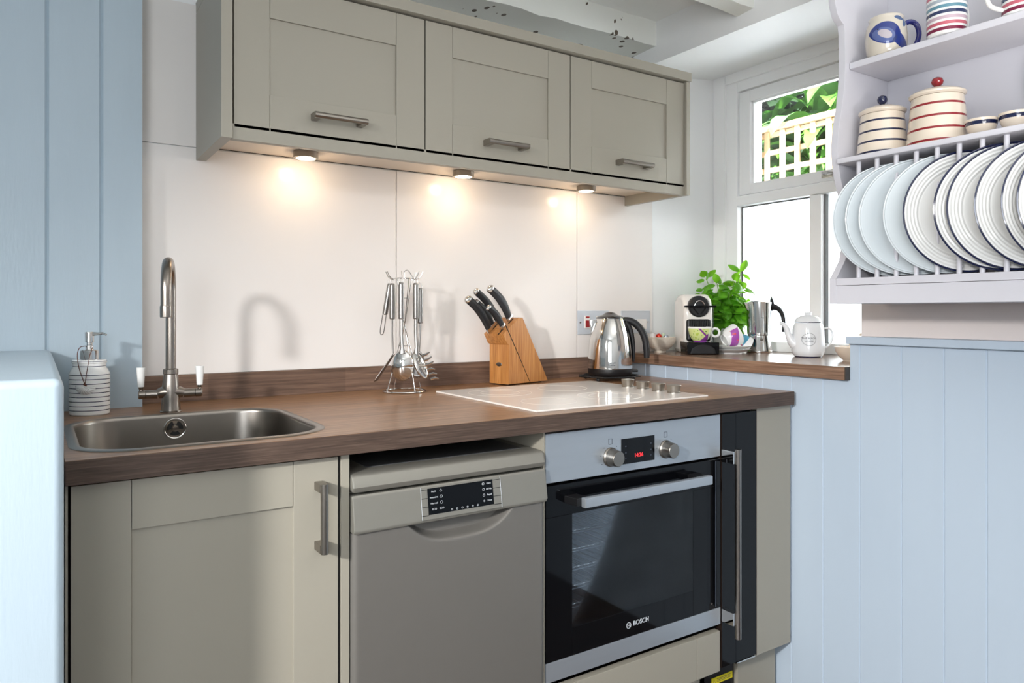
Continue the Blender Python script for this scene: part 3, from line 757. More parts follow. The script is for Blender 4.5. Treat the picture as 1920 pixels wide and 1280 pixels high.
def utensil(name, label, x, y, ztop, lean=0., rz=0., hr=.0085, hl=.098):
    """handle hangs from the hook at local x,y; returns root; local z=0 at top loop, downwards negative"""
    r = thing(name, label, 'utensil', local(x, y, ztop), -YAW+rz, 'steel utensils hanging from the wire stand'); r.rotation_euler = (0, lean, -YAW+rz)
    b = MB(); b.lathe([(0, -.012), (.006, -.0125), (hr-.001, -.016), (hr, -.020), (hr*1.02, -.016-hl), (hr-.001, -.019-hl), (0, -.020-hl)], 24)
    b.tube([(-.0045, 0, -.013), (-.005, 0, -.004), (-.002, 0, .002), (.002, 0, .002), (.005, 0, -.004), (.0045, 0, -.013)], .0011, 6)
    b.build('handle', M_steel, r)
    return r
# big serving spoon in front
r = utensil('serving_spoon', 'large solid steel serving spoon hanging at the front of the stand', 0, -.060, .331)
b = MB(); b.tube([(0, 0, -.115), (0, 0, -.16), (.003, 0, -.198), (.003, 0, -.215)], [.0052, .0052, .0055, .010], 12, flat=.5); b.build('shaft', M_steel, r)
def bowlf(rx_, rz_, zc, dep, y0):
    def f(u, v):
        a = 2*PI*u; q = v
        return (.003+rx_*q*math.cos(a), y0+dep*(1-q*q)*-1, zc+rz_*q*math.sin(a)*(1.0+.06*math.sin(a)))
    return f
MB().grid(36, 10, bowlf(.0315, .0445, -.252, .012, .004)).build('spoon_bowl', M_chrome, r, recalc=False, solid=.0014)
# slotted turner on the left, seen nearly edge-on
r = utensil('slotted_turner', 'steel turner hanging at the left of the stand, blade seen edge-on', -.0335, -.012, .330, 0)
b = MB(); b.tube([(0, 0, -.115), (0, 0, -.16), (.0015, 0, -.205), (.003, 0, -.222)], .0026, 10, flat=1); b.build('shaft', M_steel, r)
b = MB(); b.grid(6, 10, lambda u, v: (.004-.052*v+.004*math.sin(PI*u), (-.032+.064*u)*(.55+.45*v), -.218-.078*v)); b.build('blade', M_steel, r, recalc=False, solid=.0016)
# peeler far left
r = utensil('peeler', 'swivel peeler hanging behind the turner at the far left of the stand', -.041, .004, .330, .16, hr=.0078, hl=.086)
b = MB(); b.tube([(-.006, 0, -.106), (-.006, 0, -.15), (-.003, 0, -.163), (.003, 0, -.163), (.005, 0, -.15), (.004, 0, -.106)], .0014, 8); b.build('blade', M_steel, r)
# pasta server on the right
r = utensil('pasta_server', 'steel pasta server with prongs hanging at the right of the stand', .036, -.018, .331)
b = MB(); b.tube([(0, 0, -.115), (0, 0, -.16), (.002, 0, -.2), (.001, 0, -.222)], [.0050, .0050, .0050, .008], 12, flat=.55); b.build('shaft', M_steel, r)
def psf(u, v):
    a = 2*PI*u; x0 = .020*v*math.cos(a); z0 = .038*v*math.sin(a)
    return (.014+x0*.8-z0*.42-.006*(1-v*v), -.006+.02*v*math.sin(a)*.2-.012*(1-v*v)+.012*v*math.cos(a), -.252+z0)
h = MB().grid(30, 8, psf).build('head', M_chrome, r, recalc=False, solid=.0014)
for k in range(6):
    zz = -.224-.0135*k; x0 = .018+.0058*k*.9
    MB().tube([(x0, -.004, zz), (x0+.013, -.008, zz+.004), (x0+.024, -.012, zz+.011 if k < 3 else zz+.002)], [.0042, .0036, .0020], 8, flat=.4).build('prong', M_chrome, h)
# second right utensil behind: slotted spoon ; and back one
r = utensil('slotted_spoon', 'steel slotted spoon hanging behind the pasta server', .044, .016, .318)
b = MB(); b.tube([(0, 0, -.115), (-.001, 0, -.16), (-.004, 0, -.2)], .0034, 10, flat=.6); b.build('shaft', M_steel, r)
MB().grid(26, 6, lambda u, v: (-.008+.023*v*math.cos(2*PI*u), .006*(1-v*v), -.238+.04*v*math.sin(2*PI*u))).build('spoon_bowl', M_steel, r, recalc=False, solid=.0014)

# ------------------------------------------------------------------ knife block
ang = math.atan2(.044, .194)*1.0
t = thing('knife_block', 'slanted bamboo knife block holding five knives', 'knife block', (.871, -.146, .914), ang)
# local x: along the side (away from front), y: width (0..0.085 towards the wall)
side = [(0, 0), (.190, 0), (.066, .212), (.046, .212), (-.026, .160), (-.008, .130), (0, .126)]
WK = .088
b = MB(); b.prism(side, 0, WK, 'Y', bev=.0025)
b.build('body', M_bamboo, t)
MB().prism([(.098, .002), (.100, .002), (-.0105, .186), (-.0125, .184)], -.0006, .001, 'Y').build('seam', M_dark, t)
for x in (.012, .165):
    for y in (.015, .07): MB().lathe([(0, 0), (.006, 0), (.006, -.004), (0, -.004)], 12, c=(x, y, 0)).build('foot', M_dark, t)
MB().lathe([(0, .0015), (.009, .001), (.0105, -.001)], 24, M=Matrix.Rotation(-PI/2, 4, 'Y') @ Matrix.Diagonal((.7, 1.3, 1, 1))).build('oval_badge', M_tap, t, loc=(0, .044, .062))
slot = Vector((.046+.026, 0, .212-.160)).normalized()        # up the slot face
nrm = Vector((-slot.z, 0, slot.x))                            # out of the slot face
for (sa, yy) in ((.012, .020), (.030, .066), (.058, .068), (.068, .020), (.032, .024)):
    pt = Vector((-.026, 0, .160))+slot*sa
    MB().box(-.0135, .0135, -.0022, .0022, -.001, .0006).build('slot', M_dark, t, loc=(pt.x, yy, pt.z), rot=(0, -math.atan2(slot.z, slot.x), 0))
def knife(label, sa, yy, L_, ww, tilt=0.):
    pt = Vector((-.026, yy, .160))+slot*sa
    M0 = Matrix.Translation(t.location) @ Matrix.Rotation(ang, 4, 'Z')
    w_ = M0 @ pt
    r = thing('kitchen_knife', label, 'knife', w_, ang, 'knives in the bamboo block')
    th = math.atan2(nrm.x, nrm.z)+tilt; r.rotation_euler = (0, th, ang)
    # z up along the handle; x broad
    bl = MB(); bl.box(-.011*ww, .011*ww, -.0011, .0011, -.09, .010); bl.build('blade', M_chrome, r)
    MB().box(-.010*ww, .0125*ww, -.0055, .0055, .004, .017, .002).build('bolster', M_chrome, r)
    n = 14; rings = []
    b = MB()
    def sec(zt):
        k = zt
        wd = ww*(.0105+.0035*math.sin(PI*k)+.0025*max(0, k-.7)/.3)
        cx = ww*.004*math.sin(PI*k*1.0)*1.8-.008*ww*k*k
        return cx, wd
    pv = None
    for i in range(n+1):
        k = i/n; cx, wd = sec(k); z = .016+k*L_
        rg = [b.bm.verts.new((cx+wd*math.cos(2*PI*q/16), .0085*math.sin(2*PI*q/16)*(.9+.1*k), z)) for q in range(16)]
        if pv:
            for q in range(16): b.bm.faces.new((pv[q], pv[(q+1) % 16], rg[(q+1) % 16], rg[q]))
        else: b.bm.faces.new(rg)
        pv = rg
    b.bm.faces.new(pv)
    b.build('grip', M_rubber, r)
    cx, wd = sec(1.)
    MB().sphere((cx, 0, .0165+L_), .0125*ww, sc=(1.05, .78, .75)).build('end_cap', M_chrome, r)
knife('black-handled chef knife leaning furthest left out of the bamboo block', .012, .020+.045, .126, 1.1, -.08)
knife('black-handled knife standing second from the left at the back of the block', .034, .068, .098, .95, -.10)
knife('black-handled knife mostly hidden behind the rightmost one', .060, .064, .128, .95, -.13)
knife('broad black-handled knife at the right rear corner of the block', .072, .022, .120, 1.15, -.05)
knife('smallest black-handled knife at the front of the block', .030, .020, .078, .85, -.10)

# ------------------------------------------------------------------ hob
t = thing('hob', 'white ceramic hob set into the worktop', 'hob', (.591, -.696, .91))
MB().box(0, .58, 0, .51, .0, .0045, .0012).build('glass_plate', M_hob, t)
for (x, y, r) in ((.13, .13, .072), (.13, .365, .09), (.13, .365, .055), (.355, .37, .075), (.345, .14, .09), (.345, .14, .058)):
    MB().tube(circ(r, .0046, 48, (x, y)), .0004, 4, closed=True).build('zone_ring', M_hobline, t)
for (x, y) in ((.552, .294), (.548, .2245), (.545, .1565), (.543, .0935)):
    MB().lathe([(0, 0), (.0188, 0), (.0188, .003), (.018, .004), (.0198, .018), (.0208, .0215), (.0200, .0225), (0, .0225)], 32, c=(x, y, .0045)).build('control_knob', M_steelh, t)

# ------------------------------------------------------------------ kettle and trivet
KX, KY = 1.272, -.165
t = thing('trivet', 'black wire trivet with ball feet under the kettle', 'trivet', (KX+.0, KY, .91), -YAW+.25)
hx = [(.108*math.cos(math.radians(a)), .100*math.sin(math.radians(a)), .0145) for a in (0, 60, 120, 180, 240, 300)]
MB().tube(hx, .0028, 8, closed=True).build('frame', M_blackm, t)
for k in range(5): MB().tube([(-.09+.015*0, -.06+.03*k, .0145), (.09, -.06+.03*k, .0145)], .0016, 6).build('bar', M_blackm, t)
for a in (45, 135, 225, 315): MB().sphere((.09*math.cos(math.radians(a)), .085*math.sin(math.radians(a)), .0065), .0065, 12).build('foot', M_blackm, t)
kt = .00181
t = thing('kettle', 'polished steel electric kettle with black handle and lid', 'kettle', (KX+.004, KY, .9275), -YAW)
MB().lathe([(0, 0), (.070, 0), (.0735, .003), (.0765, .012), (.0765, .024), (0, .024)], 48).build('base', M_blackm, t)
MB().lathe([(0, .024), (.0765, .024), (.0768, .026), (.0762, .05), (.0745, .085), (.0705, .12), (.064, .150), (.0545, .178), (.0475, .192), (.0465, .1945), (0, .1945)], 56).build('body', M_chrome, t)
b = MB(); b.lathe([(0, .193), (.0475, .194), (.0470, .198), (.040, .203), (.027, .206), (.018, .213), (.008, .2165), (0, .217)], 40); b.build('lid', mat('black_gloss_lid', S(24, 20, 20), .12, coat=.5), t)
b = MB(); b.prism([(-.048, .189), (-.071, .191), (-.069, .165), (-.066, .135)], -.013, .013, 'Y', bev=.004); b.build('spout', M_chrome, t)
b = MB(); b.tube([(.044, 0, .190), (.066, 0, .187), (.088, 0, .176), (.108, 0, .154), (.121, 0, .124), (.126, 0, .09), (.127, 0, .058)], [.0085, .0115, .0125, .0125, .012, .0115, .0095], 20, flat=1.1)
b.tube([(.052, 0, .182), (.068, 0, .160), (.077, 0, .125), (.081, 0, .09), (.081, 0, .045)], [.011, .0095, .008, .0065, .004], 14, flat=1.3)
b.build('handle', M_rubber, t)
MB().box(.072, .096, -.008, .008, .010, .018, .002).build('switch_lever', M_blackm, t)
text('maker_name', 'Russell', .0085, M_print, t, (-.004, -.0772, .046), (PI/2, 0, 0)); text('maker_name', 'Hobbs', .0085, M_print, t, (-.004, -.0775, .038), (PI/2, 0, 0))

# sockets
t = thing('cooker_switch', 'brushed steel cooker switch plate with red rocker left of the kettle', 'switch', (1.257, -.0065, 1.062))
MB().box(0, .148, -.004, 0, 0, .087, .0012).build('plate', M_switch, t)
MB().box(.030, .054, -.009, -.003, .022, .068, .0015).build('rocker_surround', M_swhite, t); MB().box(.033, .051, -.012, -.006, .026, .052, .002).build('rocker', M_redsw, t); MB().box(.034, .050, -.0100, -.006, .060, .066).build('neon', M_redsw, t)
MB().box(.085, .135, -.0065, -.003, .02, .067, .002).build('socket_insert', M_swhite, t)
for x in (.012, .136): MB().lathe([(0, .001), (.003, .001), (.0035, 0)], 14, M=Matrix.Rotation(PI/2, 4, 'X')).build('screw', M_chrome, t, loc=(x, -.0045, .0435))
t = thing('double_socket', 'brushed steel double wall socket right of the kettle', 'socket', (1.467, -.0065, 1.062))
MB().box(0, .148, -.004, 0, 0, .087, .0012).build('plate', M_switch, t)
for x in (.02, .078): MB().box(x, x+.05, -.0065, -.003, .015, .055, .002).build('socket_insert', M_swhite, t)
for x in (.012, .136): MB().lathe([(0, .001), (.003, .001), (.0035, 0)], 14, M=Matrix.Rotation(PI/2, 4, 'X')).build('screw', M_chrome, t, loc=(x, -.0045, .0435))

# ------------------------------------------------------------------ things on the ledge (top z .992)
LZ = .992
# striped bowl with pods
t = thing('striped_bowl', 'beige ribbed bowl of coffee capsules behind the kettle', 'bowl', (1.592, -.088, LZ), -YAW)
prof = [(0, .0), (.022, .0), (.0225, .004), (.021, .006)]
for k in range(12):
    q = k/11; r_ = .057*math.sqrt(1-(1-q)**2*.82); prof += [(r_, .008+.046*q), (r_+.0009, .010+.046*q)]
prof += [(.0565, .058), (.050, .05), (.03, .016), (0, .012)]
MB().lathe(prof, 40).build('bowl', M_bowlc, t)
for (x, y, z, m_, lb) in ((-.026, 0, .062, M_porc, 'white'), (-.005, -.015, .060, M_pod1, 'orange-red'), (.012, .004, .060, M_pod3, 'pale mint'), (.024, -.014, .056, M_pod2, 'silver-blue')):
    M0 = Matrix.Translation(t.location) @ Matrix.Rotation(-YAW, 4, 'Z'); c_ = M0 @ Vector((x, y, z-.012))
    o = MB().lathe([(0, 0), (.0155, 0), (.0165, .0015), (.0135, .003), (.0105, .018), (.006, .023), (0, .024)], 20, M=Matrix.Rotation(random.uniform(-.5, .5), 4, 'Y')).build('coffee_capsule', m_, loc=c_)
    tag(o, lb+' foil coffee capsule in the ribbed bowl', 'coffee capsule', 'coffee capsules in the bowl')

# coffee machine
t = thing('coffee_machine', 'white and black capsule coffee machine at the left end of the ledge', 'coffee machine', (1.667, -.190, LZ), -YAW)
Mc = mat('cream_white_plastic', S(236, 232, 226), .2, coat=.4, var=.01)
b = MB()
# body: side profile in (y,z), extruded in x with rounded edges ; front = -y
b.prism([(-.055, .040), (-.060, .12), (-.064, .135), (-.062, .165), (-.045, .20), (-.01, .218), (.05, .218), (.10, .20), (.11, .10), (.11, .0), (-.02, .0), (-.02, .04)], -.0535, .0535, 'X', bev=.016)
b.build('body', Mc, t, ang=50)
b = MB(); b.box(-.044, .044, -.0660, -.05, .045, .128, .010, seg=3); b.build('recess', M_blackm, t)
for k in range(9): MB().box(-.034+.0085*k-.0018, -.034+.0085*k+.0018, -.0685, -.064, .10, .124, .0008).build('rib', M_black, t)
b = MB(); b.lathe([(0, .012), (.034, .012), (.0385, .008), (.0395, 0), (.0395, -.01)], 40, M=Matrix.Rotation(PI/2, 4, 'X')); fr = b.build('front_disc', M_blackm, t, loc=(0, -.061, .172))
MB().box(-.0575, .0575, -.0895, -.0705, .1685, .1755, .003).build('lever', M_black, t)
MB().tube([(-.018, -.0745, .176), (-.012, -.0755, .188), (0, -.076, .193), (.012, -.0755, .188), (.018, -.0745, .176)], .0022, 8).build('lever_arc', M_chrome, t)
for sg in (-1, 1): MB().tube([(sg*.022, -.074, .166), (sg*.004, -.075, .144)], .0022, 8).build('spoke', M_black, t)
b = MB(); b.prism([(-.0560, 0), (.0560, 0), (.058, .036), (.058, .044), (-.058, .044), (-.058, .036)], -.125, -.02, 'Y', bev=.004); b.build('drip_tray', M_black, t)
b = MB(); b.prism([(-.046, .004), (.046, .004), (.040, .022), (.022, .034), (0, .0375), (-.022, .034), (-.040, .022)], -.1285, -.124, 'Y', bev=.002); b.build('tray_front', M_blackm, t)
b = MB(); b.box(.060, .074, -.0, .10, .02, .175, .006); b.build('water_tank', glassmat('clear_plastic', (.86, .92, .93, 1), .12), t)

def cup(label, m, loc, rot, cat='cup', group=None, r=.039, h=.056):
    t = thing('espresso_cup', label, cat, loc, 0, group); t.rotation_euler = rot
    k = r/.039; prof = [(0, .003), (.017*k, .003), (.0175*k, 0), (.0205*k, 0), (.021*k, .004), (.028*k, .012), (.034*k, .026), (.0375*k, .042), (.039*k, h), (.0378*k, h+.0008), (.036*k, .042), (.031*k, .024), (.02*k, .009), (0, .007)]
    MB().lathe(prof, 44).build('cup_body', m, t)
    b = MB(); n = 20; b.tube([(.039*k+.012+.0145*math.cos(2*PI*q/n), 0, .034+.0145*math.sin(2*PI*q/n)) for q in range(n)], .0044, 10, closed=True, flat=1.); b.build('handle', M_porc, t)
    return t
PUR = S(134, 62, 150); GRN = S(186, 208, 96); DGR = S(84, 142, 48)
P1 = painted('cup_print_green_purple', S(244, 244, 242), [('half', (0, 1, .0, .049), S(214, 226, 150)), ('blot', (60, .30, .0, .049, -.05, .05), GRN), ('blot', (95, .22, .004, .046, -.05, .05), DGR),
    ('half', (1, 1, .032, .040), PUR), ('half', (.9, -1, -.012, .2), PUR), ('half', (1, 0, .022, .05), S(222, 230, 190)), ('half', (0, 1, .0, .005), PUR), ('half', (0, 1, .049, .07), S(246, 246, 244))])
P2 = painted('cup_print_purple_red', S(244, 242, 242), [('half', (.35, 1, .018, .047), S(172, 84, 178)), ('blot', (70, .28, .022, .05, -.02, .03), S(232, 92, 96)), ('half', (0, 1, -.01, .006), S(246, 246, 244)), ('half', (.2, 1, .05, .07), S(246, 246, 244)), ('half', (-1, 0, .018, .05), S(246, 244, 244))])
P3 = painted('cup_print_blue', S(244, 244, 244), [('half', (.25, 1, .016, .040), S(92, 176, 208)), ('blot', (60, .25, .02, .045, -.05, .05), S(176, 60, 90)), ('half', (0, 1, -.01, .006), S(246, 246, 244)), ('half', (0, 1, .046, .07), S(246, 246, 244))])
cm = bpy.data.objects['coffee_machine']
M0 = Matrix.Translation(cm.location) @ Matrix.Rotation(-YAW, 4, 'Z')
c_ = M0 @ Vector((-.004, -.0950, .0445))
cup('white espresso cup with green leaf and purple print standing on the coffee machine', P1, c_, (0, 0, -YAW), r=.043, h=.054)

# saucers + tipped cups
sc_ = Vector((1.752, -.285, LZ))
for k, lb in ((0, 'white saucer, lower one of two stacked on the ledge'), (1, 'white saucer, upper one of two, under the tipped cups')):
    o = MB().lathe([(0, .003), (.034, .003), (.036, 0), (.042, 0), (.044, .004), (.060, .009), (.0755, .0155), (.0765, .0170), (.075, .0172), (.058, .0120), (.040, .0075), (0, .0065)], 48).build('saucer', M_porc, loc=sc_+Vector((0, 0, .0105*k*1.15)))
    tag(o, lb, 'saucer', 'stacked white saucers')
def base_rot(rz, ax): return (Matrix.Rotation(rz, 4, 'Z') @ Matrix.Rotation(ax, 4, 'Y')).to_euler()
z0 = LZ+.0105*1.15+.0085
u_ = Vector((.836, -.5487, 0)); d_ = Vector((.5487, .836, 0))
c2 = cup('purple and red printed espresso cup tipped on its side on the saucers', P2, sc_-u_*.030-d_*.022+Vector((0, 0, z0-LZ+.0285)), (0, 0, 0), group='tipped espresso cups', r=.0415, h=.056)
c2.rotation_euler = (Matrix.Rotation(-YAW+.25, 4, 'Z') @ Matrix.Rotation(math.radians(68), 4, 'Y') @ Matrix.Rotation(math.radians(-20), 4, 'Z')).to_euler()
c3 = cup('light blue printed espresso cup tipped over on the saucers behind the purple cup', P3, sc_+u_*.022+d_*.026+Vector((0, 0, z0-LZ+.034)), (0, 0, 0), group='tipped espresso cups', r=.041, h=.056)
c3.rotation_euler = (Matrix.Rotation(-YAW+.1, 4, 'Z') @ Matrix.Rotation(math.radians(125), 4, 'Y') @ Matrix.Rotation(math.radians(-60), 4, 'Z')).to_euler()

# basil
t = thing('potted_basil', 'bushy green basil plant in a white pot by the window', 'plant', (1.905, -.138, LZ))
MB().lathe([(0, 0), (.045, 0), (.052, .04), (.058, .085), (.0585, .088), (.054, .088), (.050, .078), (0, .078)], 36).build('pot', M_porc, t)
MB().lathe([(0, .08), (.05, .079)], 20).build('soil', M_soil, t)
st = MB(); lf = MB(); rnd = random.Random(11)
def leaf(b, p, d, nrm_, L_, w_):
    d = d.normalized(); s_ = d.cross(nrm_).normalized(); nrm_ = s_.cross(d).normalized(); nu = 6
    rows = []
    for i in range(nu+1):
        k = i/nu; ww = w_*math.sin(PI*min(.97, k*.93+.05))**.75; dr = -.30*L_*k*k
        c0 = p+d*L_*k+nrm_*dr
        rows.append([b.bm.verts.new(c0+s_*ww*q+nrm_*(.28*ww*(1-q*q)-.22*ww*abs(q)**2)) for q in (-1, -.5, 0, .5, 1)])
    for i in range(nu):
        for j in range(4): b.bm.faces.new((rows[i][j], rows[i][j+1], rows[i+1][j+1], rows[i+1][j]))
uu = Vector((.836, -.5487, 0)); dd = Vector((.5487, .836, 0))
stems = [(-.100, -.01, .225), (-.075, .02, .285), (-.045, -.03, .262), (-.06, -.03, .19), (-.015, .01, .258), (.0, -.04, .235), (.03, .0, .275), (.052, -.02, .312), (.070, .015, .25), (.055, -.035, .19), (-.03, -.045, .17), (.02, -.05, .155), (.07, -.02, .165), (-.065, -.045, .145), (.0, .02, .21), (.04, -.05, .135), (-.04, -.05, .125), (-.08, .0, .19)]
back = -dd
for (x, y, h) in stems:
    top = uu*x+dd*y; z0_ = .08; P = []
    for i in range(6):
        k = i/5; P.append(Vector((0, 0, z0_))+Vector((top.x*.25, top.y*.25, 0))*(1-k)+Vector((top.x, top.y, 0))*(k**1.3)+Vector((0, 0, (h-z0_)*k)))
    st.tube(P, .0018, 6)
    for i in (3, 4, 5):
        a0 = rnd.uniform(0, PI)
        for q in range(3 if i < 5 else 4):
            a = a0+q*2*PI/(3 if i < 5 else 4)+rnd.uniform(-.4, .4); el = rnd.uniform(-.9, .35) if i < 5 else rnd.uniform(-.5, .9)
            dv = Vector((math.cos(a)*math.cos(el), math.sin(a)*math.cos(el), math.sin(el)))
            n_ = (Vector((0, 0, 1))+Vector((math.cos(a), math.sin(a), 0))*.8+Vector((rnd.gauss(0, .5), rnd.gauss(0, .5), 0))).normalized()
            L_ = rnd.uniform(.048, .070)*(1. if i < 5 else .75)
            leaf(lf, P[i]+Vector((0, 0, rnd.uniform(-.012, .004)))+dv*.008, dv, n_, L_, L_*.33)
for i in range(70):
    a = rnd.uniform(0, 2*PI); rr_ = rnd.uniform(.02, .065); z_ = rnd.uniform(.09, .18); el = rnd.uniform(-.8, .5); dv = Vector((math.cos(a)*math.cos(el), math.sin(a)*math.cos(el), math.sin(el)))
    n_ = (Vector((0, 0, 1))+Vector((math.cos(a), math.sin(a), 0))*.9).normalized()
    L_ = rnd.uniform(.042, .062); leaf(lf, Vector((rr_*math.cos(a), rr_*math.sin(a), z_)), dv, n_, L_, L_*.34)
st.build('stems', mat('basil_stem_green', S(120, 160, 70), .5), t)
lfo = lf.build('leaves', M_leaf, t, recalc=False); lfo['kind'] = 'stuff'

# moka pot
t = thing('moka_pot', 'polished steel stovetop coffee pot with black handle', 'moka pot', (1.895, -.300, LZ), -YAW)
MB().lathe([(0, 0), (.049, 0), (.050, .002), (.050, .007), (.0485, .008), (.0395, .062), (.0405, .066), (0, .066)], 44).build('lower_chamber', M_chrome, t)
MB().lathe([(0, .066), (.0405, .066), (.0405, .0675), (0, .0675)], 40).build('gasket', M_dark, t)
MB().lathe([(0, .0675), (.0415, .0675), (.0425, .08), (.0455, .183), (.0455, .186), (0, .187)], 44).build('upper_chamber', M_chrome, t)
MB().lathe([(0, .187), (.0462, .186), (.0462, .189), (.03, .193), (0, .195)], 40).build('lid', M_chrome, t)
MB().prism([(-.041, .186), (-.058, .189), (-.045, .155)], -.008, .008, 'Y', bev=.002).build('spout', M_chrome, t)
MB().sphere((-.004, -.045, .050), .0055, 14).build('safety_valve', M_steelh, t)
b = MB(); b.tube([(.042, 0, .172), (.056, 0, .171), (.072, 0, .165), (.085, 0, .150), (.092, 0, .128), (.094, 0, .10), (.0945, 0, .076)], [.013, .012, .0095, .0085, .0075, .007, .0065], 12, flat=.9); b.prism([(.042, .180), (.046, .212), (.055, .190), (.056, .168), (.046, .150), (.044, .08), (.041, .08)], -.006, .006, 'Y', bev=.001)
b.build('handle', M_blackm, t)

# teapot
t = thing('enamel_teapot', 'white enamel teapot printed THE BEACH HOUSE on the ledge', 'teapot', (1.812, -.566, LZ), -YAW)
MB().lathe([(0, .001), (.041, .001), (.0425, 0), (.044, .003), (.050, .010), (.0535, .020), (.0532, .032), (.0516, .07), (.0496, .096), (.0470, .107), (.0440, .113), (.0425, .116), (0, .116)], 56, mis=[0, 1, 1, 0, 0, 0, 0, 0, 0, 0, 0, 0]).build('body', [M_enamel, M_navy], t)
MB().lathe([(0, .1165), (.0440, .1165), (.0448, .118), (.0430, .1205), (.0405, .127), (.034, .134), (.024, .139), (.0125, .1415), (.0100, .1445), (.0125, .148), (.0112, .1512), (0, .152)], 48, mis=[1, 1, 0, 0, 0, 0, 0, 0, 0, 0, 0, 0]).build('lid', [M_enamel, M_navy], t)
MB().tube([(-.046, 0, .045), (-.058, 0, .056), (-.068, 0, .078), (-.075, 0, .100), (-.086, 0, .111), (-.096, 0, .114)], [.020, .0145, .0105, .0085, .0065, .005], 16).build('spout', M_enamel, t)
MB().tube([(.044, 0, .094), (.060, 0, .097), (.074, 0, .095), (.082, 0, .082), (.082, 0, .064), (.074, 0, .044), (.060, 0, .032), (.049, 0, .030)], .0038, 10, flat=1.6).build('handle', M_enamel, t)
lg = MB(); n = 66; cx, cz, R_ = -.0165, .0605, .0205; Rb = .0533
def cyl_pt(x, z, off=.0004):
    rb = Rb-.0016*max(0, (z-.032))/.038*.6+off
    x = max(-rb*.98, min(rb*.98, x)); return (x, -math.sqrt(rb*rb-x*x), z)
lg.tube([cyl_pt(cx+(R_+.0008*math.cos(k*PI))*math.cos(2*PI*k/n), cz+(R_+.0008*math.cos(k*PI))*math.sin(2*PI*k/n)) for k in range(n)], .00045, 5, closed=True)
emb = lg.build('round_logo', M_print, t)
def bent_text(body, size, z, x0):
    o = text('lettering', body, size, M_print, t, (0, 0, 0), (0, 0, 0), ext=0)
    for v in o.data.vertices:
        x, y, _z = v.co; v.co = Vector(cyl_pt(x0+x, z+y, .0006))
    return o
bent_text('THE BEACH', .0082, .0645, cx); bent_text('HOUSE', .0082, .0545, cx)

# cream bowls by the dado
bw = thing('cream_bowl', 'cream pottery bowl at the right end of the ledge', 'bowl', (1.735, -.772, LZ))
MB().lathe([(0, .002), (.021, .002), (.022, 0), (.026, 0), (.027, .004), (.038, .014), (.0475, .030), (.0505, .041), (.0505, .045), (.048, .0455), (.044, .032), (.03, .012), (0, .008)], 44).build('bowl', M_cream, bw)
b2 = thing('sugar_pot', 'cream lidded sugar pot behind the cream bowl', 'pot', (1.84, -.742, LZ))
MB().lathe([(0, 0), (.03, 0), (.041, .012), (.044, .035), (.038, .052), (.034, .056), (0, .057)], 36).build('pot', M_cream, b2)
MB().lathe([(0, .057), (.036, .057), (.036, .060), (.024, .066), (.008, .070), (.006, .074), (.0095, .079), (.006, .084), (0, .085)], 36).build('lid', M_cream, b2)

# ------------------------------------------------------------------ plate rack
t = thing('plate_rack', 'lilac-grey wooden wall rack with two shelves and plate slots', 'plate rack', (1.29, -.985, 1.165))
YE = -.77     # other end, local y (rack runs towards -y)
H_ = .90
prof = [(.249, 0), (.0, 0), (.0, .0625), (.006, .068), (.020, .085), (.040, .110), (.052, .150), (.055, .19), (.050, .23), (.038, .27), (.022, .31), (.010, .35), (.006, .39), (.012, .44), (.028, .50), (.036, .545), (.040, .59), (.040, .645), (.038, .690), (.034, .705), (.022, .712), (.0165, .716), (.008, .725), (-.002, .75), (-.008, .80), (-.008, H_), (.249, H_)]
def smooth(pts, keep):
    return pts
for y0, y1 in ((-.018, 0), (YE, YE+.018)):
    MB().prism(prof, y0, y1, 'Y', bev=.001).build('side_panel', M_rack, t)
MB().box(.235, .248, YE+.0185, -.0185, .0, H_, .0005).build('back_panel', M_rack, t)
MB().box(.056, .234, YE+.0185, -.0185, .595, .612, .003).build('shelf', M_rack, t)
MB().box(.0, .234, YE+.0185, -.0185, .348, .362, .004).build('shelf', M_rack, t)
MB().box(.0, .03, YE+.0185, -.0185, .0450, .0625, .0008).build('front_rail', M_rack, t)
MB().box(.001, .02, YE+.0185, -.012, .0, .0442, .0008).build('front_rail', M_rack, t)
MB().box(.03, .234, YE+.0185, -.0185, .0, .012).build('bottom_board', M_rack, t)
MB().box(.18, .215, YE+.0185, -.0185, .045, .0625, .001).build('rear_rail', M_rack, t)
RY = [-1.0515+.985-.0465*k for k in range(15)]
for y in RY: MB().cyl((.020, y, .058), (.020, y, .352), .0055, n=14).build('rod', M_rack, t)
for y in RY: MB().cyl((.197, y, .058), (.197, y, .352), .0045, n=10).build('rear_rod', M_rack, t)

# plates (axis along y) : blue-white ones left, navy rimmed ones right
def plate_mesh(rimmat, R_=.133):
    """round plate with a stepped, ridged rim"""
    k = R_/.133
    prof = [(0, .004), (.078*k, .004), (.080*k, .001), (.083*k, .001), (.085*k, .0045), (.108*k, .012), (R_-.001, .0205), (R_, .0215), (R_, .0228), (R_-.0024, .0236), (.1285*k, .0212), (.125*k, .0213), (.121*k, .0185), (.1175*k, .0190), (.1135*k, .0161), (.110*k, .0166), (.106*k, .0137), (.1025*k, .0142), (.098*k, .0111), (.094*k, .0114), (.088*k, .0085), (.072*k, .0079), (.068*k, .0081), (.064*k, .0076), (.0, .0072)]
    if not rimmat: prof = [(r_, z_-(.0004 if i_ > 9 and i_ % 2 else 0)) for i_, (r_, z_) in enumerate(prof)]
    mis = [0]*7+[1, 1, 1]+[0]*14
    return MB().lathe(prof, 72, mis=mis)
